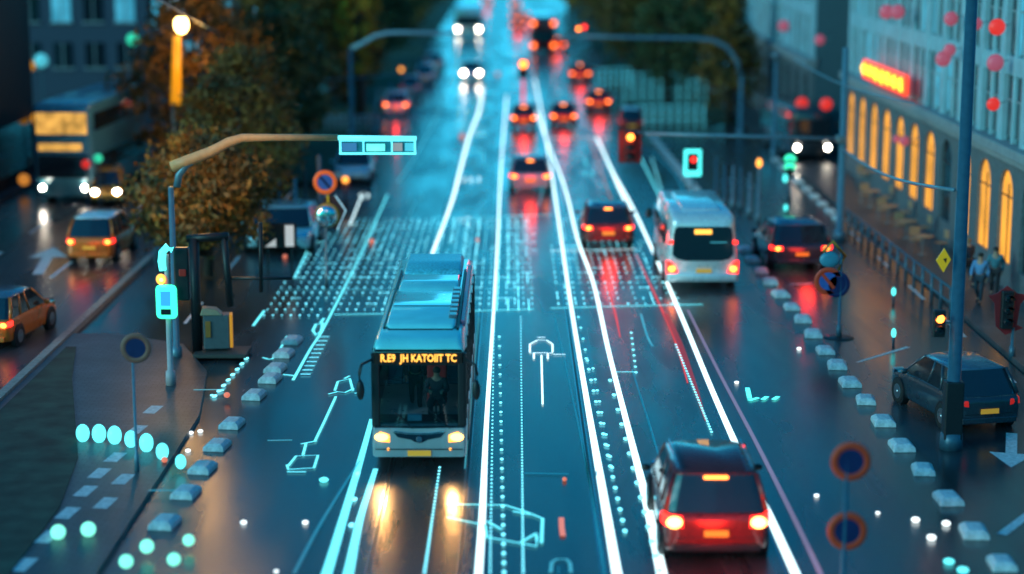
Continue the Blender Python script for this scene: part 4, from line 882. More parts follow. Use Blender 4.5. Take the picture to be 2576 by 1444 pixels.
MB().sphere((c.x - 8 * q, -.05, c.z - 6 * q), 31 * q, 1, .25, 1, 24, 12).build('mirror_frame', SIGN['goldframe'], hb, True)
MB().sphere((c.x - 10 * q, -.11, c.z - 8 * q), 27 * q, 1, .35, 1, 24, 12).build('mirror_dome', mat('mirror_glass', (0.75, 0.8, 0.85), .08, 1.0), hb, True)
MB().box((c.x - 6 * q, -.05, c.z + 36 * q), (.06, .05, .28)).build('yellow_tab', SIGN['yellow'], hb)
b = G(2118, 1500); rt = pole('double_sign', b, 2.9, .06, M['poledark'], 'post with two red rimmed round signs one above the other', 'road sign')
for py_ in (1160, 1335): disc_sign(rt, AT(2140 if py_ == 1160 else 2131, py_, b.y) - b + Vector((0, -.07, 0)), 50 * pxm(1500), 'red', 'navy')
b = G(2110, 850); rt = pole('no_parking_sign', b, 2.9, .055, M['poledark'], 'dark post with red rimmed blue sign and open orange diamond above it', 'road sign')
disc_sign(rt, AT(2083, 707, b.y) - b + Vector((0, -.08, 0)), 35 * pxm(850), 'red', 'blue', 'red')
disc_sign(rt, AT(2105, 715, b.y) - b + Vector((0, .04, 0)), 33 * pxm(850), 'navy', 'navy')
c = AT(2098, 645, b.y) - b; q = pxm(850)
MB().tube([(c.x + x * q, -.03, c.z + z * q) for x, z in [(-28, 12), (-4, 38), (28, 2), (12, -34)]], .055, 8).build('diamond_frame', SIGN['goldframe'], rt, True)
MB().sphere((c.x - 10 * q, 0, c.z - 8 * q), 26 * q, 1, .3, .8).build('blue_beacon', mat('beacon_blue', (0.05, 0.25, 0.35), .4), rt, True)
MB().sphere((0, 0, .0), .5, 1, 1, .15).build('base', M['black'], rt, True)

# tall dark pole at the right with signal and yellow diamond
b = G(2392, 1128); Z = lambda x, y: AT(x, y, b.y) - b
r2 = pole('tall_pole', b, 12.6, .17, M['poledark'], 'tall dark blue pole at the right with a yellow diamond sign', 'pole')
bpy.data.objects
MB().box((0, 0, 1.0), (.46, .4, 1.5)).build('control_box', M['black'], r2, True, .04)
c = Z(2368, 650)
MB().prism([(c.x - .19, c.z), (c.x, c.z + .30), (c.x + .17, c.z + .02), (c.x, c.z - .30)], 'y', -.28, -.24).build('diamond_sign', SIGN['yellow'], r2)
MB().prism([(c.x - .02, c.z + .04), (c.x + .07, c.z + .06), (c.x + .05, c.z - .07)], 'y', -.29, -.282).build('diamond_mark', M['black'], r2)
c = Z(2362, 812); lamp_head(r2, (c.x - .02, -.05, c.z), 2, 0, .9)
MB().box((c.x + .15, 0, c.z), (.3, .05, .05)).build('bracket', M['steel'], r2)
r2b = pole('slim_pole', G(2412, 905), 4.6, .07, M['polegrey'], 'slim blue grey pole just right of the tall dark pole', 'pole')
# pale pole with signal arm over the road
b = G(2112, 605); Z = lambda x, y: AT(x, y, b.y) - b
r3 = pole('signal_arm_pole', b, Z(2115, 120).z, .16, M['polegrey'], 'pale blue pole carrying the long level arm with a hanging red signal', 'mast arm')
arm(r3, [Z(2115, 350), Z(1900, 344), Z(1620, 336)], [.085, .075, .06], M['polegrey'])
MB().box((Z(2115, 350).x, 0, Z(2115, 350).z), (.4, .4, .3)).build('collar', M['steel'], r3, True, .04)
sg = empty('hanging_signal', AT(1582, 368, b.y), 0, 'hanging dark signal head with one bright red lamp at the end of the right arm', 'traffic signal')
lamp_head(sg, (0.05, 0, -.0), 3, 0, 1.25, ('red_lens', 'red_core'), mat('signal_maroon', (0.12, 0.01, 0.01), .5))
MB().box((.05, .12, -.02), (.95, .04, 1.35)).build('backboard', mat('backboard', (0.2, 0.012, 0.01), .5), sg, True, .03)
MB().tube([(.5, .1, .56), (.05, .1, .56)], .05, 8).build('hanger', M['steel'], sg)
# span cable between the two right poles
a_, b_ = AT(2400, 478, G(2392, 1128).y), AT(2118, 372, G(2112, 605).y)
pts = [a_.lerp(b_, t / 10) - Vector((0, 0, .35 * math.sin(math.pi * t / 10))) for t in range(11)]
tag(MB().tube(pts, .05, 8).build('span_cable', M['polegrey'], None, True), 'blue cable strung between the tall dark pole and the pale arm pole', 'cable')
# more cables
for i, (p, q_, l_) in enumerate([(((300, -60), 60), ((720, 160), 150), 'thin dark cable slanting down across the left trees'), (((600, 188), 110), ((1000, 187), 110), 'level cable in front of the left trees'),
                                 (((2000, 150), 90), ((2300, 260), 62), 'cable sagging beside the right facade')]):
    a_ = AT(*p[0], p[1]); b_ = AT(*q_[0], q_[1]); pts = [a_.lerp(b_, t / 10) - Vector((0, 0, .3 * math.sin(math.pi * t / 10))) for t in range(11)]
    tag(MB().tube(pts, .03, 6).build('cable', M['polegrey'], None, True), l_, 'cable')
# far mast arms
b = G(885, 345); Z = lambda x, y: AT(x, y, b.y) - b
r4 = pole('far_arm_pole', b, Z(885, 120).z, .13, M['poledark'], 'far left pole with pale curved arm in front of the trees', 'mast arm')
arm(r4, [Z(885, 122), Z(915, 108), Z(940, 92), Z(975, 83), Z(1010, 82), Z(1145, 84)], [.15, .14, .13, .12, .11, .1], mat('pale_arm', (0.5, 0.62, 0.65), .4))
b = G(1862, 345); Z = lambda x, y: AT(x, y, b.y) - b
r5 = pole('far_curved_pole', b, Z(1862, 185).z, .14, M['polegrey'], 'far right teal pole with arm curving over to the left', 'mast arm')
arm(r5, [Z(1862, 190), Z(1855, 155), Z(1830, 120), Z(1795, 102), Z(1750, 97), Z(1600, 95), Z(1430, 90)], [.15, .15, .15, .14, .13, .11, .09], M['polegrey'])
lamp_head(r5, (Z(1455, 72).x, -.1, Z(1455, 72).z), 1, 0, .9)
MB().sphere(Z(1470, 68), .12).build('side_lamp', M['red_lens'], r5, True)
b = G(1946, 395); r6 = pole('street_pole', b, (AT(1946, 150, b.y) - b).z, .12, M['polegrey'], 'teal street pole left of the dark bus', 'pole'); MB().sphere((0, 0, (AT(1946, 140, b.y) - b).z), .3, 1, 1, .6).build('lamp_cap', M['steel'], r6, True)
# central red signal on a red post, the post given emission to show bright
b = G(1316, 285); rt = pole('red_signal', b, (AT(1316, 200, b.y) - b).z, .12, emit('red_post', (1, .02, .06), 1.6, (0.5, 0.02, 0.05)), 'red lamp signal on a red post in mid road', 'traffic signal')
c = AT(1316, 172, b.y) - b; lamp_head(rt, (0, 0, c.z), 2, 0, 1.9)
# amber street lamp
b = G(443, 492, 0.12); rt = pole('street_lamp', b, (AT(443, 262, b.y) - b).z, .11, M['poledark'], 'street lamp with blazing amber head and glowing yellow column', 'street lamp')
Z = lambda x, y: AT(x, y, b.y) - b
MB().tube([Z(443, 262), Z(445, 90)], [.26, .20], 12).build('glowing_column', M['sodtube'], rt, True)
MB().sphere(Z(456, 62), .36, .9, .9, 1.15).build('lamp_globe', M['sodium'], rt, True)
MB().box(Z(456, 42), (.4, .4, .08)).build('lamp_cap', M['black'], rt, True, .02)
# cyan framed pedestrian display
b = G(1742, 520); rt = pole('pedestrian_display', b, (AT(1742, 445, b.y) - b).z, .05, M['poledark'], 'cyan glowing rectangular frame with a dark red figure on a post', 'pedestrian signal')
c = AT(1742, 409, b.y) - b; q = pxm(520)
MB().box((c.x, 0, c.z), (34 * q, .12, 54 * q)).build('panel', M['black'], rt)
fr = MB(); fr.box((c.x, -.07, c.z + 29 * q), (42 * q, .08, 8 * q)).box((c.x, -.07, c.z - 27 * q), (42 * q, .08, 12 * q)).box((c.x - 18 * q, -.07, c.z), (7 * q, .08, 48 * q)).box((c.x + 18 * q, -.07, c.z), (6 * q, .08, 48 * q)); fr.build('lit_frame', M['cyanlamp'], rt)
MB().sphere((c.x + 2 * q, -.09, c.z + 8 * q), 6 * q).build('figure_head', M['red_lens'], rt, True)
# amber lamp post, green twin lamps, floating cyan light droplets set on added posts
b = G(1906, 560); rt = pole('amber_post', b, (AT(1906, 425, b.y) - b).z, .06, M['polegrey'], 'thin post with small amber lamp left of the black car', 'post lamp'); c = AT(1906, 410, b.y) - b
MB().sphere((0, 0, c.z), .13, 1, 1, 1.6).build('lamp', M['amber_lens'], rt, True)
b = G(1984, 500); rt = pole('green_signal', b, (AT(1984, 465, b.y) - b).z, .06, M['poledark'], 'green chevron signal with two lit arches below the dark bus', 'traffic signal')
for py_ in (398, 418):
    c = AT(1984, py_, b.y) - b; MB().tube([(-.22, -.05, c.z - .1), (-.1, -.05, c.z + .07), (0, -.05, c.z + .1), (.1, -.05, c.z + .07), (.22, -.05, c.z - .1)], .09, 8).build('chevron_lamp', M['green'], rt, True)
c = AT(1975, 448, b.y) - b; MB().sphere((c.x, -.05, c.z), .1, 1, 1, 2).build('lower_lamp', M['cyanlamp'], rt, True)
MB().box((0, .02, (AT(1984, 420, b.y) - b).z), (.42, .1, 1.0)).build('signal_board', M['black'], rt, True, .04)
for i, (x, y) in enumerate([(1976, 522), (2247, 740), (2247, 847)]):
    b = G(x, y + 24); rt = pole('bollard_light', b, .38, .025, M['poledark'], ['cyan tipped bollard light above the black car', 'cyan tipped bollard light in the empty right lane, farther one', 'cyan tipped bollard light in the empty right lane, nearer one'][i], 'bollard light', 'cyan tipped bollard lights')
    MB().sphere((0, 0, .42), .075, 1, 1, 2).build('lamp', M['cyanlamp'], rt, True)
# dark posts by the right pavement
for i, (x, y) in enumerate([(1822, 520), (1842, 525), (1862, 530), (1884, 545), (1800, 500)]):
    b = G(x, y); pole('dark_post', b, 2.0, .07, M['polegrey'] if i % 2 else M['poledark'], ['slim post behind the white minibus, first from its roof', 'slim post behind the white minibus, second', 'slim post behind the white minibus, third', 'slim post nearest the amber lamp post', 'slim post nearest the cyan frame display'][i], 'post', 'slim posts behind the minibus')
# red heart shaped signal at the far right edge
b = G(2545, 905); rt = pole('dark_signal', b, 1.0, .06, M['poledark'], 'dark red signal head with side wings at the right edge', 'traffic signal'); q = pxm(905); c = AT(2532, 778, b.y) - b
MB().prism([(c.x + x * q, c.z + z * q) for x, z in [(-26, 40), (0, 60), (26, 40), (52, 36), (34, 12), (28, -40), (44, -48), (0, -66), (-24, -44), (-30, 14), (-46, 34)]], 'y', 0, .06).build('winged_board', mat('wing_red', (0.25, 0.015, 0.02), .5), rt)
lamp_head(rt, (c.x, -.05, c.z + .0), 3, 9, 1.1)
# left small posts with amber lamps
for i, (x, y0, y1, m_) in enumerate([(1010, 175, 245, 'amber_lens'), (870, 452, 520, 'amber_lens')]):
    b = G(x, y1); rt = pole('lamp_post', b, (AT(x, y0 + 6, b.y) - b).z, .05, M['black'], ['small post with amber lamp by the far parked cars', 'low post with orange lamp right of the no parking sign'][i], 'post lamp', 'small amber post lamps'); MB().sphere((0, 0, (AT(x, y0, b.y) - b).z), .16).build('lamp', M[m_], rt, True)
for i, (x, y, h) in enumerate([(770, 560, 2.4), (745, 575, 2.2), (805, 520, 2.4), (705, 590, 2.3), (945, 340, 2.2), (985, 300, 2.4), (1060, 235, 2.6), (1075, 200, 2.8)]):
    pole('parking_post', G(x, y), h, .08, (M['black'], M['poledark'], M['polegrey'])[i % 3], 'dark post along the left parked cars, %s from the shelter frame' % (['first'] + ORD[1:])[[1, 2, 3, 0, 4, 5, 6, 7][i]] if True else '', 'post', 'posts along the left parked cars')
# white notice board glow by the parked car
b = G(705, 700); nb = empty('notice_board', b, 0, 'black board with white lit panel in front of the pale parked car', 'notice board'); q = pxm(700)
MB().box((0, 0, 1.6), (88 * q, .08, 64 * q)).build('board', M['black'], nb, True, .02); MB().box((26 * q, -.05, 1.6), (22 * q, .03, 54 * q)).build('white_panel', emit('panel_white', (.8, .85, .85), .7), nb, True, .02)
MB().prism([(-36 * q, 1.6 - 28 * q), (-8 * q, 1.6 - 28 * q), (-8 * q, 1.6 - 6 * q)], 'y', -.06, -.045).build('white_corner', emit('corner_white', (.8, .85, .85), .6), nb)
MB().box((-30 * q, .02, .7), (.07, .07, 1.4)).box((30 * q, .02, .7), (.07, .07, 1.4)).build('leg', M['black'], nb)

# railings: frames of bars beside the far lanes; cyan ones given emission to brighten
def railing(x0, y0, x1, y1, h, n_, m, label, rows_=3):
    a, b_ = G(x0, y0), G(x1, y1); root = empty('railing', a, 0, label, 'railing', 'metal railings beside the far lanes'); d = b_ - a
    t = MB()
    for k_ in range(rows_): z = h * (k_ + 1) / rows_; t.box((d.x / 2, d.y / 2, z), (d.length, .06, .16 if m == cy else .07), math.atan2(d.y, d.x))
    t.build('rail', m, root, True)
    for k_ in range(n_ + 1): p = d * (k_ / n_); MB().tube([(p.x, p.y, 0), (p.x, p.y, h)], .06, 6).build('upright', m, root, True)
    return root
cy = mat('cyan_metal', (0.45, 0.85, 0.88), .35, 0)
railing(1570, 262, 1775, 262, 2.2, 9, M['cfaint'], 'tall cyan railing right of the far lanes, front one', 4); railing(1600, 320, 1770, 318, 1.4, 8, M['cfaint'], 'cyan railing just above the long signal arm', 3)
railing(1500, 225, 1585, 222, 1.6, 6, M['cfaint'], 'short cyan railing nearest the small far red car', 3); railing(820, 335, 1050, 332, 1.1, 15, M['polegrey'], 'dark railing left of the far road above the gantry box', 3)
railing(2120, 578, 2390, 800, 1.0, 14, M['poledark'], 'long low railing along the right pavement edge', 2)
railing(950, 270, 1110, 268, 1.2, 8, M['polegrey'], 'farther dark railing behind the parked cars', 2)

# ------------------------------------------------------------------ buildings
stone = mat('facade_stone', (0.34, 0.5, 0.55), .7, var=.14, scale=1.2, bump=.15)
stone2 = mat('cornice_stone', (0.28, 0.3, 0.31), .7, var=.15, scale=2)
def facade(name, label, y0, y1, X, H, bays, ground='warm', depth=11):
    root = empty(name, (X, y0, 0), 0, label, 'building'); L = y1 - y0; bw = L / bays
    MB().box((depth / 2 + .15, L / 2, H / 2), (depth, L, H)).build('wall', mat('wall_dark', (0.06, 0.11, 0.13), .7, var=.2), root)
    pil = MB(); sp = MB()
    for i in range(bays + 1): 
        pil.box((.04, min(L - .3, max(.3, i * bw)), 5.0 + (H - 5.0) / 2), (.24, .62, H - 5.0))
    for i in range(bays): pil.box((.07, (i + .5) * bw, 5.0 + (H - 5.0) / 2), (.20, .22, H - 5.0))
    pil.build('pilaster', stone, root, True, .03)
    for z in (7.95, 11.2, 14.4):
        if z < H: sp.box((.08, L / 2, z), (.20, L - .02, .66))
    sp.build('spandrel', stone, root, True, .02)
    MB().box((-.10, L / 2, 5.05), (.75, L + .3, .38)).box((-.02, L / 2, 4.72), (.5, L + .2, .24)).build('cornice', stone2, root, True, .05)
    MB().box((.0, L / 2, H + .2), (.9, L + .3, .5)).build('eaves', stone2, root, True, .05)
    wi = 0
    for i in range(bays):
        for z, h in ((5.42, 2.1), (8.38, 2.4), (11.62, 2.3)):
            if z + h < H:
                for s_ in (-1, 1):
                    w = MB().box((.11, (i + .5) * bw + s_ * bw * .19, z + h / 2), (.04, bw * .31, h)).build('window', M['glassdark'] if (i * 7 + int(z) + s_) % 5 else M['coldwin'], root)
                    fr_ = MB().box((.08, (i + .5) * bw + s_ * bw * .19, z + h * .62), (.04, bw * .31, .07)).box((.08, (i + .5) * bw + s_ * bw * .19, z + h * .3), (.05, .05, h * .6)).build('glazing_bar', stone2, w)
    # ground floor: piers with arches
    gp = MB(); aw = min(1.85, bw * .6); n_ = 10
    for i in range(bays):
        c_ = (i + .5) * bw; y_a, y_b = i * bw, (i + 1) * bw
        gp.box((.03, (y_a + c_ - aw / 2) / 2, 2.3), (.28, c_ - aw / 2 - y_a, 4.6)); gp.box((.03, (y_b + c_ + aw / 2) / 2, 2.3), (.28, y_b - c_ - aw / 2, 4.6)); gp.box((.03, c_, .5), (.279, aw, .999))
        arc = [(c_ + aw / 2 * math.cos(math.pi * k_ / n_), 3.4 + aw / 2 * math.sin(math.pi * k_ / n_)) for k_ in range(n_ + 1)]
        for k_ in range(n_):
            (ya, za), (yb, zb) = arc[k_], arc[k_ + 1]
            gp.loft([[(-.11, ya, za), (-.11, yb, zb), (-.11, yb, 4.6), (-.11, ya, 4.6)], [(.169, ya, za), (.169, yb, zb), (.169, yb, 4.6), (.169, ya, 4.6)]])
        lit = ground == 'warm' and i not in (3, 7)
        w = MB().prism([(c_ - aw / 2, 1.0), (c_ + aw / 2, 1.0)] + arc, 'x', .02, .06).build('arched_window', M['warm_window'] if lit else M['glassdark'], root)
        MB().box((.0, c_, 2.4), (.03, .05, 2.8)).box((.0, c_, 3.35), (.03, aw, .05)).build('glazing_bar', M['black'], w)
    gp.build('ground_floor_pier', mat('pier_stone', (0.13, 0.15, 0.16), .7, var=.2, bump=.2), root)
    return root
F1 = facade('stone_building', 'long pale blue building with arched amber lit ground floor at the right', 52, 98.5, 17.7, 16, 15)
F2 = facade('far_building', 'teal pillared building beyond the side street at the right', 108, 150, 17.3, 14.5, 12, 'dark')
# red neon sign on the stone building
a_ = AT(2150, 246, 94); nsb = empty('neon_sign', (17.0, 0, 0), 0, 'glowing red and yellow neon shop sign on the stone building', 'neon sign')
y1_ = 17.05 * FPX / (2262 - 1288); y0_ = 17.05 * FPX / (2156 - 1288)
ya, yb = min(y1_, y0_) * .98, max(y1_, y0_) * .98
MB().box((0, (ya + yb) / 2, 6.0), (.22, yb - ya, .95)).build('sign_box', emit('sign_red_glow', (1, .06, .02), 2.2), nsb, True, .2)
rx_ = random.Random(3)
for i in range(7):
    y_ = ya + (yb - ya) * (i + .5) / 7; g = MB()
    g.tube([(-.16, y_ - .3, 5.72 + rx_.uniform(0, .1)), (-.16, y_ - .1, 6.25), (-.16, y_ + .15, 5.9), (-.16, y_ + .35, 6.25 - rx_.uniform(0, .2))], .075, 8)
    g.build('neon_tube', emit('neon_yellow', (1.0, 0.55, 0.03), 5), nsb, True)
# red lanterns / light spots on the facade (small round window signs)
for i, (x, y, r_, yd) in enumerate([(2230, 30, 18, 84), (2258, 30, 18, 82), (2400, 47, 18, 73), (2512, 68, 21, 66), (2470, 60, 16, 69), (2398, 126, 16, 73), (2507, 158, 22, 66), (2374, 148, 20, 74), (2515, 262, 17, 66), (2017, 260, 16, 104), (2078, 262, 16, 100), (2275, 355, 13, 80), (2255, 350, 10, 82), (2062, 100, 13, 103), (1983, 65, 14, 118)]):
    p = AT(x, y, yd); p.x = min(p.x, 17.0); q = yd / FPX * r_
    o = MB().sphere((0, 0, 0), q * 1.0, 1, .5, 1, 14, 8).build('red_lantern', M['redline'] if i in (3, 8, 9, 10) else emit('rose_lamp', (0.9, 0.16, 0.25), .4), None, True); o.location = p
    br_ = MB().tube([(0, .0, 0), (17.5 - p.x, .05, .1)], .02, 6).build('bracket', M['steel'], o)
    tag(o, ['round rose lamp on the upper facade, left one of a touching pair', 'round rose lamp on the upper facade, right one of a touching pair', 'pink lamp left of the top of the tall pole', 'bright red lamp near the top right corner', 'dull red lamp just right of the top of the tall pole',
            'pink lamp left of the tall pole, below the topmost one', 'large pink lamp right of the tall pole', 'dark red square-ish lamp left of the pole between windows', 'red lamp low between upper windows at the right edge', 'small red lamp above the dark bus at its left',
            'small red lamp above the dark bus at its right', 'red lamp under the neon sign, right of two', 'red lamp under the neon sign, left of two', 'dull rose lamp on the far teal building', 'dull rose lamp high at the left end of the far teal building'][i], 'lamp', 'red lamps on brackets along the facades')
# left buildings
def block(name, label, x0, x1, y0, y1, H, m, rows_, cols, lit, seed):
    root = empty(name, ((x0 + x1) / 2, y0, 0), 0, label, 'building'); W = x1 - x0
    MB().box((0, (y1 - y0) / 2, H / 2), (W, y1 - y0, H)).build('wall', m, root)
    MB().box((0, (y1 - y0) / 2, H + .15), (W + .5, y1 - y0 + .5, .4)).build('roof_edge', stone2, root, True, .05)
    rd = random.Random(seed)
    for r_ in range(rows_):
        for c_ in range(cols):
            x = -W / 2 + W * (c_ + .5) / cols; z = 3.2 + r_ * 3.1
            w = MB().box((x, -.02, z + .8), (W / cols * .6, .08, 1.7)).build('window', M['coldwin'] if rd.random() < lit else M['glassdark'], root)
            MB().box((x, -.07, z + .8), (.07, .05, 1.7)).box((x, -.08, z - .1), (W / cols * .7, .16, .12)).build('window_frame', stone2, w)
    return root
B1 = block('office_building', 'dark blue building with cold lit windows at the top left', -36, -16.5, 128, 142, 15, mat('wall_navy', (0.04, 0.055, 0.09), .7), 4, 9, .45, 5)
MB().box(((470 - 1288) / FPX * 128 * 1.02 + 26.25, -.15, 9.6), (.85, .3, 7.4)).build('lit_stairwell', M['palewin'], B1)
MB().box(((470 - 1288) / FPX * 128 * 1.02 + 24.9, -.1, 9.6), (.5, .15, 7.4)).build('lit_stairwell', M['coldwin'], B1)
B2 = block('black_building', 'almost black building at the left edge', -38, -24.6, 74, 96, 14, mat('wall_black', (0.018, 0.018, 0.016), .8), 3, 4, 0, 2)
MB().box((6.72, 11, 2.0), (.1, 20, 2.4)).build('shop_front', M['glassdark'], B2)
# coloured lamps in the left background
for x, y, r_, yd, m_, lb_ in [(334, 99, 17, 112, 'green', 'round green light on a post high at the upper left'), (93, 298, 17, 95, 'sodtube', 'amber light left of the double decker windows'), (60, 452, 17, 90, 'amber_lens', 'dull orange light on a post at the left edge'),
                              (104, 152, 20, 112, 'cfaint', 'pale blue light panel at the upper left'), (75, 165, 15, 110, 'sodtube', 'brown orange light beside the pale blue one'), (247, 398, 13, 84, 'green', 'small green light on the flank of the double decker'),
                              (216, 413, 13, 84, 'redline', 'small red light left of the small green one'), (405, 502, 11, 70, 'amber_lens', 'orange light by the foot of the left tree'), (385, 500, 9, 70, 'amber_lens', 'smaller orange light left of the one by the tree foot')]:
    p = AT(x, y, yd); root = empty('lamp_post', (p.x, p.y, 0), 0, lb_, 'post lamp', 'coloured lamps in the left background')
    MB().tube([(0, .05, 0), (0, .05, p.z)], .035, 6).build('post', M['poledark'], root); MB().sphere((0, 0, p.z), r_ * yd / FPX * .9, 1, .6, 1).build('lamp', emit('lampcol', tuple(M[m_].node_tree.nodes['Principled BSDF'].inputs['Emission Color'].default_value)[:3], .8), root, True)

# ------------------------------------------------------------------ cafe furniture and people on the right pavement
wood = mat('warm_wood', (0.42, 0.25, 0.14), .5)
def cafe_table(loc, label):
    root = empty('cafe_table', loc, 0, label, 'table', 'cafe tables on the right pavement')
    MB().loft([[(.42 * math.cos(a), .42 * math.sin(a), z) for a in [2 * math.pi * k_ / 20 for k_ in range(20)]] for z in (.72, .75)]).build('table_top', wood, root)
    MB().tube([(0, 0, .02), (0, 0, .72)], .03, 8).build('leg', M['steel'], root); MB().loft([[(.22 * math.cos(a), .22 * math.sin(a), z) for a in [2 * math.pi * k_ / 14 for k_ in range(14)]] for z in (0, .03)]).build('foot', M['steel'], root)
def cafe_chair(loc, rz, label):
    root = empty('cafe_chair', loc, rz, label, 'chair', 'cafe chairs on the right pavement')
    MB().box((0, 0, .46), (.44, .44, .05)).build('seat', wood, root, True, .02)
    MB().box((0, .21, .78), (.42, .04, .34)).build('backrest', wood, root, True, .015)
    for x in (-.19, .19):
        for y in (-.19, .19): MB().tube([(x * 1.1, y * 1.1, 0), (x, y, .45)], .016, 6).build('leg', M['steel'], root)
        MB().tube([(x, .2, .46), (x, .23, .9)], .016, 6).build('back_post', M['steel'], root)
ct = [(2190, 520), (2235, 560), (2280, 600), (2320, 640), (2180, 470)]
for i, (x, y) in enumerate(ct):
    b = G(x, y, .12); nm_ = ['behind the pale arm pole', 'second from the pale arm pole', 'third from the pale arm pole', 'nearest the yellow diamond sign', 'farthest, close to the neon sign'][i]
    cafe_table(b, 'round tan cafe table ' + nm_)
    cafe_chair(b + Vector((.75, .1, 0)), R(-80), 'tan chair right of the cafe table ' + nm_); cafe_chair(b + Vector((-.1, .8, 0)), R(5), 'tan chair behind the cafe table ' + nm_)
person(G(2462, 762, .12), R(150), 'person in light blue jacket walking near the right edge', (0.1, 0.25, 0.45), (0.02, 0.04, 0.06))
person(G(2500, 745, .12), R(160), 'person in teal jacket behind the one in light blue', (0.05, 0.18, 0.22), (0.03, 0.03, 0.035))
person(G(2432, 720, .12), R(20), 'person in dark clothes beside the tall pole', (0.02, 0.03, 0.05), (0.015, 0.02, 0.03), (0.3, 0.15, 0.08))

# ------------------------------------------------------------------ trees
def leaf_mat(name, c1, c2):
    m, n, l, b = node_mat(name)
    geo = n.new('ShaderNodeNewGeometry'); nz = n.new('ShaderNodeTexNoise'); nz.inputs['Scale'].default_value = 0.9; nz.inputs['Detail'].default_value = 3; l.new(geo.outputs['Position'], nz.inputs['Vector'])
    rp = n.new('ShaderNodeValToRGB'); rp.color_ramp.elements[0].color = (*c1, 1); rp.color_ramp.elements[1].color = (*c2, 1); rp.color_ramp.elements[0].position = .35; rp.color_ramp.elements[1].position = .65
    l.new(nz.outputs['Fac'], rp.inputs[0]); l.new(rp.outputs[0], b.inputs['Base Color']); b.inputs['Roughness'].default_value = .7
    return m
LM = {'amber': leaf_mat('autumn_leaves', (0.025, 0.035, 0.015), (0.40, 0.16, 0.015)), 'green': leaf_mat('green_leaves', (0.03, 0.055, 0.02), (0.10, 0.12, 0.03)), 'dark': leaf_mat('dark_leaves', (0.018, 0.03, 0.02), (0.05, 0.07, 0.035)),  # amber of the lamp glow is mixed into the leaf colour
      'gold': leaf_mat('gold_leaves', (0.4, 0.15, 0.01), (0.85, 0.38, 0.02))}
bark = mat('bark', (0.05, 0.035, 0.025), .9, bump=.6, var=.3)
def tree_proto(H, Rr, z0, shape, leaves, n_clump, per, seed, leaf=.2):
    rd = random.Random(seed); root = empty('tree', (0, 0, 0))
    t = MB(); t.tube([(0, 0, 0), (.05, .02, H * .3), (-.03, .04, H * .6), (0, 0, H * .93)], [.2 * H / 8 + .06, .15 * H / 8 + .04, .09 * H / 8, .02], 9)
    tips = []
    for i in range(n_clump):
        q = rd.random() ** .8; z = z0 + (H - z0) * q; a = rd.uniform(0, 2 * math.pi)
        prof = {'round': math.sqrt(max(0.02, 1 - (2 * q - .85) ** 2)) if q < .93 else .4, 'cone': (1.02 - q) * (1 if q > .1 else .7), 'column': .8 * math.sin(math.pi * min(.97, q * .9 + .08)) ** .5}[shape]
        r_ = Rr * prof * (.25 + .8 * math.sqrt(rd.random())) * rd.uniform(.75, 1.12); tips.append(Vector((r_ * math.cos(a), r_ * math.sin(a), z)))
    for p in tips[::5]: t.tube([(0, 0, max(z0 * .6, p.z - p.xy.length * .7)), (p.x * .5, p.y * .5, p.z - p.xy.length * .25), p * .97], [.07, .04, .012], 5)
    t.build('trunk', bark, root, True)
    c = MB(); c.open = True
    for p in tips:
        cr = rd.uniform(.32, .62) * Rr / 2.4
        for k_ in range(per):
            d = Vector((rd.gauss(0, 1), rd.gauss(0, 1), rd.gauss(0, .75))) * cr * .62; ce = p + d; s_ = leaf * rd.uniform(.6, 1.3)
            u = Vector((rd.gauss(0, 1), rd.gauss(0, 1), rd.gauss(0, .6))).normalized(); v = u.orthogonal().normalized(); v.rotate(Matrix.Rotation(rd.uniform(0, 6.28), 3, u)); w = u.cross(v)
            c.add([ce - v * s_, ce + w * s_ * .42, ce + v * s_, ce - w * s_ * .42], [(0, 1, 2, 3)])
    c.build('crown', leaves, root)
    return root
protos = {'round': tree_proto(8, 2.9, 1.6, 'round', LM['green'], 170, 30, 11), 'cone': tree_proto(10, 2.7, 1.2, 'cone', LM['dark'], 190, 30, 12), 'near': tree_proto(5.0, 2.6, 1.2, 'round', LM['amber'], 200, 46, 13, .15),
          'amber': tree_proto(7.8, 3.0, .8, 'round', LM['amber'], 190, 36, 14, .17), 'gold': tree_proto(9.5, 1.3, 2.5, 'column', LM['gold'], 110, 30, 15, .17)}
used = set()
def tree(kind, x, y, s, label, group, rz=0, leaf=None, name='tree'):
    pr = protos[kind]
    if kind in used: o = copy_tree(pr)
    else: o = pr; used.add(kind)
    o.location = (x, y, 0.1); o.scale = (s, s, s); o.rotation_euler.z = rz; o.name = name; tag(o, label, 'tree', group)
    if leaf:
        for ch in kids(o):
            if ch.name.startswith('crown'):
                ch.data = ch.data.copy(); ch.data.materials[0] = leaf
    return o
p = G(525, 700); tree('near', p.x, p.y, 1.0, 'near autumn tree with brown gold leaves behind the shelter frame', 'trees between the two streets')
p = G(500, 455); tree('amber', p.x, p.y, 1.25, 'tall brown amber tree lit by the street lamp', 'trees between the two streets')
p = G(612, 555); tree('amber', p.x, p.y, .92, 'broad brown amber tree between the lamp lit one and the near one', 'trees between the two streets', 2.7)
p = G(640, 480); tree('amber', p.x, p.y, .72, 'smaller dull amber tree right of the lamp lit one', 'trees between the two streets', 2.0, LM['green'])
p = G(905, 318); tree('gold', p.x, p.y, 1.3, 'narrow golden tree glowing behind the far curved arm', 'trees between the two streets')
p = G(1410, 60); tree('gold', p.x + 1.0, p.y, 1.0, 'narrow golden tree right of the red coach', 'trees right of the far road', 1.0)
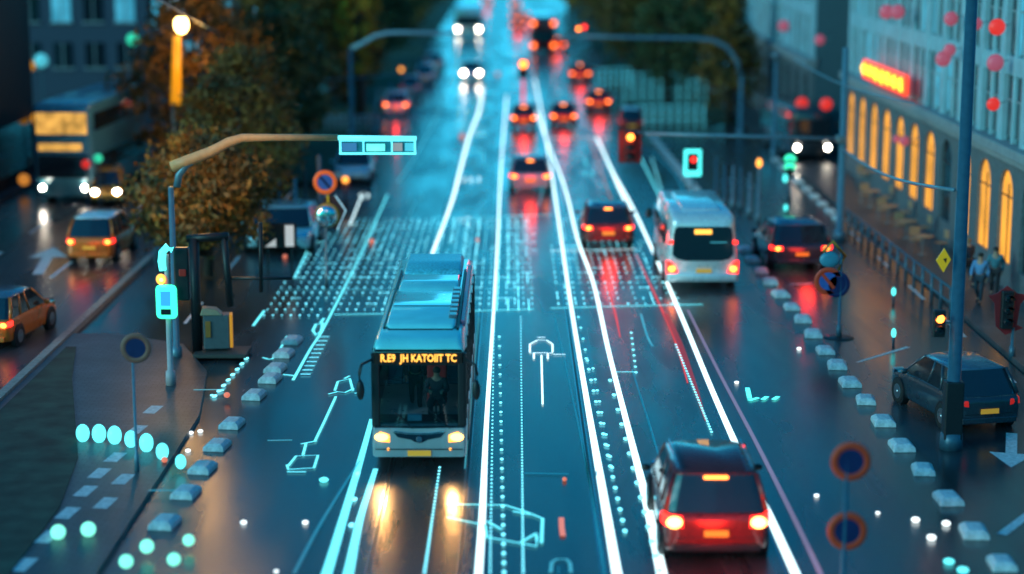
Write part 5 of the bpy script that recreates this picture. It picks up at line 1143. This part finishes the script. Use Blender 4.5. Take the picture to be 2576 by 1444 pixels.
lt = [(-10.9, 98, 1.0, 'round'), (-12.6, 106, 1.05, 'cone'), (-15.6, 116, 1.1, 'cone'), (-12.8, 122, 1.15, 'round'), (-10.6, 134, 1.15, 'cone'), (-13.4, 148, 1.3, 'cone'), (-10.2, 160, 1.1, 'round'), (-12.5, 176, 1.3, 'cone'), (-10, 196, 1.15, 'cone'), (-12.6, 215, 1.3, 'round'),
      (-10.2, 240, 1.2, 'cone'), (-13.0, 262, 1.4, 'cone'), (-15.8, 170, 1.3, 'round'), (-17.2, 200, 1.4, 'cone')]
for i, (x, y, s, k_) in enumerate(lt):
    if x > -11.5: x -= 1.3
    tree(k_, x, y, s, ('dark bushy tree' if k_ == 'round' else 'dark pointed tree') + ' in the left belt, %s of its row going away from the camera' % (['first'] + ORD[1:])[i], 'dark trees left of the far road', i * 1.3, LM['green'] if i in (0, 6, 9) else LM['amber'] if i in (1, 3, 8) else None)
rtl = [(14.2, 122, .95, 'cone'), (11.2, 134, 1.0, 'round'), (14.4, 140, 1.2, 'cone'), (10.2, 150, 1.05, 'cone'), (13.4, 160, 1.2, 'round'), (16.2, 166, 1.3, 'cone'), (10.6, 176, 1.2, 'cone'), (14.0, 190, 1.3, 'cone'), (10.4, 205, 1.2, 'round'), (14.6, 222, 1.4, 'cone'), (10.8, 245, 1.3, 'cone'), (13.0, 270, 1.4, 'round'), (9.6, 290, 1.2, 'cone'), (17.5, 200, 1.4, 'round'), (17.8, 235, 1.5, 'cone')]
for i, (x, y, s, k_) in enumerate(rtl):
    tree(k_, x, y, s, ('dark bushy tree' if k_ == 'round' else 'dark pointed tree') + ' in the right belt, %s of its row going away from the camera' % (['first'] + ORD[1:])[i], 'dark trees right of the far road', i * 1.7 + .6, LM['amber'] if i in (3, 8) else None)
# warm lights: one for the street lamp, two added unseen for arm and trees
for nm_, loc, e, colr in (('street_lamp_light', AT(520, 120, G(443, 492).y - 3), 420, (1, .5, .12)), ('street_lamp_light', AT(560, 290, 52), 90, (1, .5, .12)), ('street_lamp_light', AT(440, 300, 62), 430, (1, .5, .12))):
    lp = bpy.data.lights.new(nm_, 'POINT'); lp.energy = e; lp.color = colr; lp.shadow_soft_size = .9
    lo = bpy.data.objects.new(nm_, lp); COL.objects.link(lo); lo.location = loc
# headlight beams of the bus, falling on the wet road
for sx in (-1, 1):
    lp = bpy.data.lights.new('headlight_beam', 'SPOT'); lp.energy = 75; lp.color = (1, .5, .16); lp.spot_size = R(60); lp.spot_blend = .8; lp.shadow_soft_size = .12
    lo = bpy.data.objects.new('headlight_beam', lp); COL.objects.link(lo); lo.location = (BF.x + sx * .85, BF.y - .15, .8); lo.rotation_euler = (R(78), 0, math.pi)
SC.cycles.max_bounces = 6

for nm_, loc, e in (('signal_glow', AT(1582, 352, G(2112, 605).y - .7), 14), ('signal_glow', AT(1316, 160, G(1316, 285).y - .8), 30)):
    lp = bpy.data.lights.new(nm_, 'POINT'); lp.energy = e; lp.color = (1, .06, .02); lp.shadow_soft_size = .15
    lo = bpy.data.objects.new(nm_, lp); COL.objects.link(lo); lo.location = loc
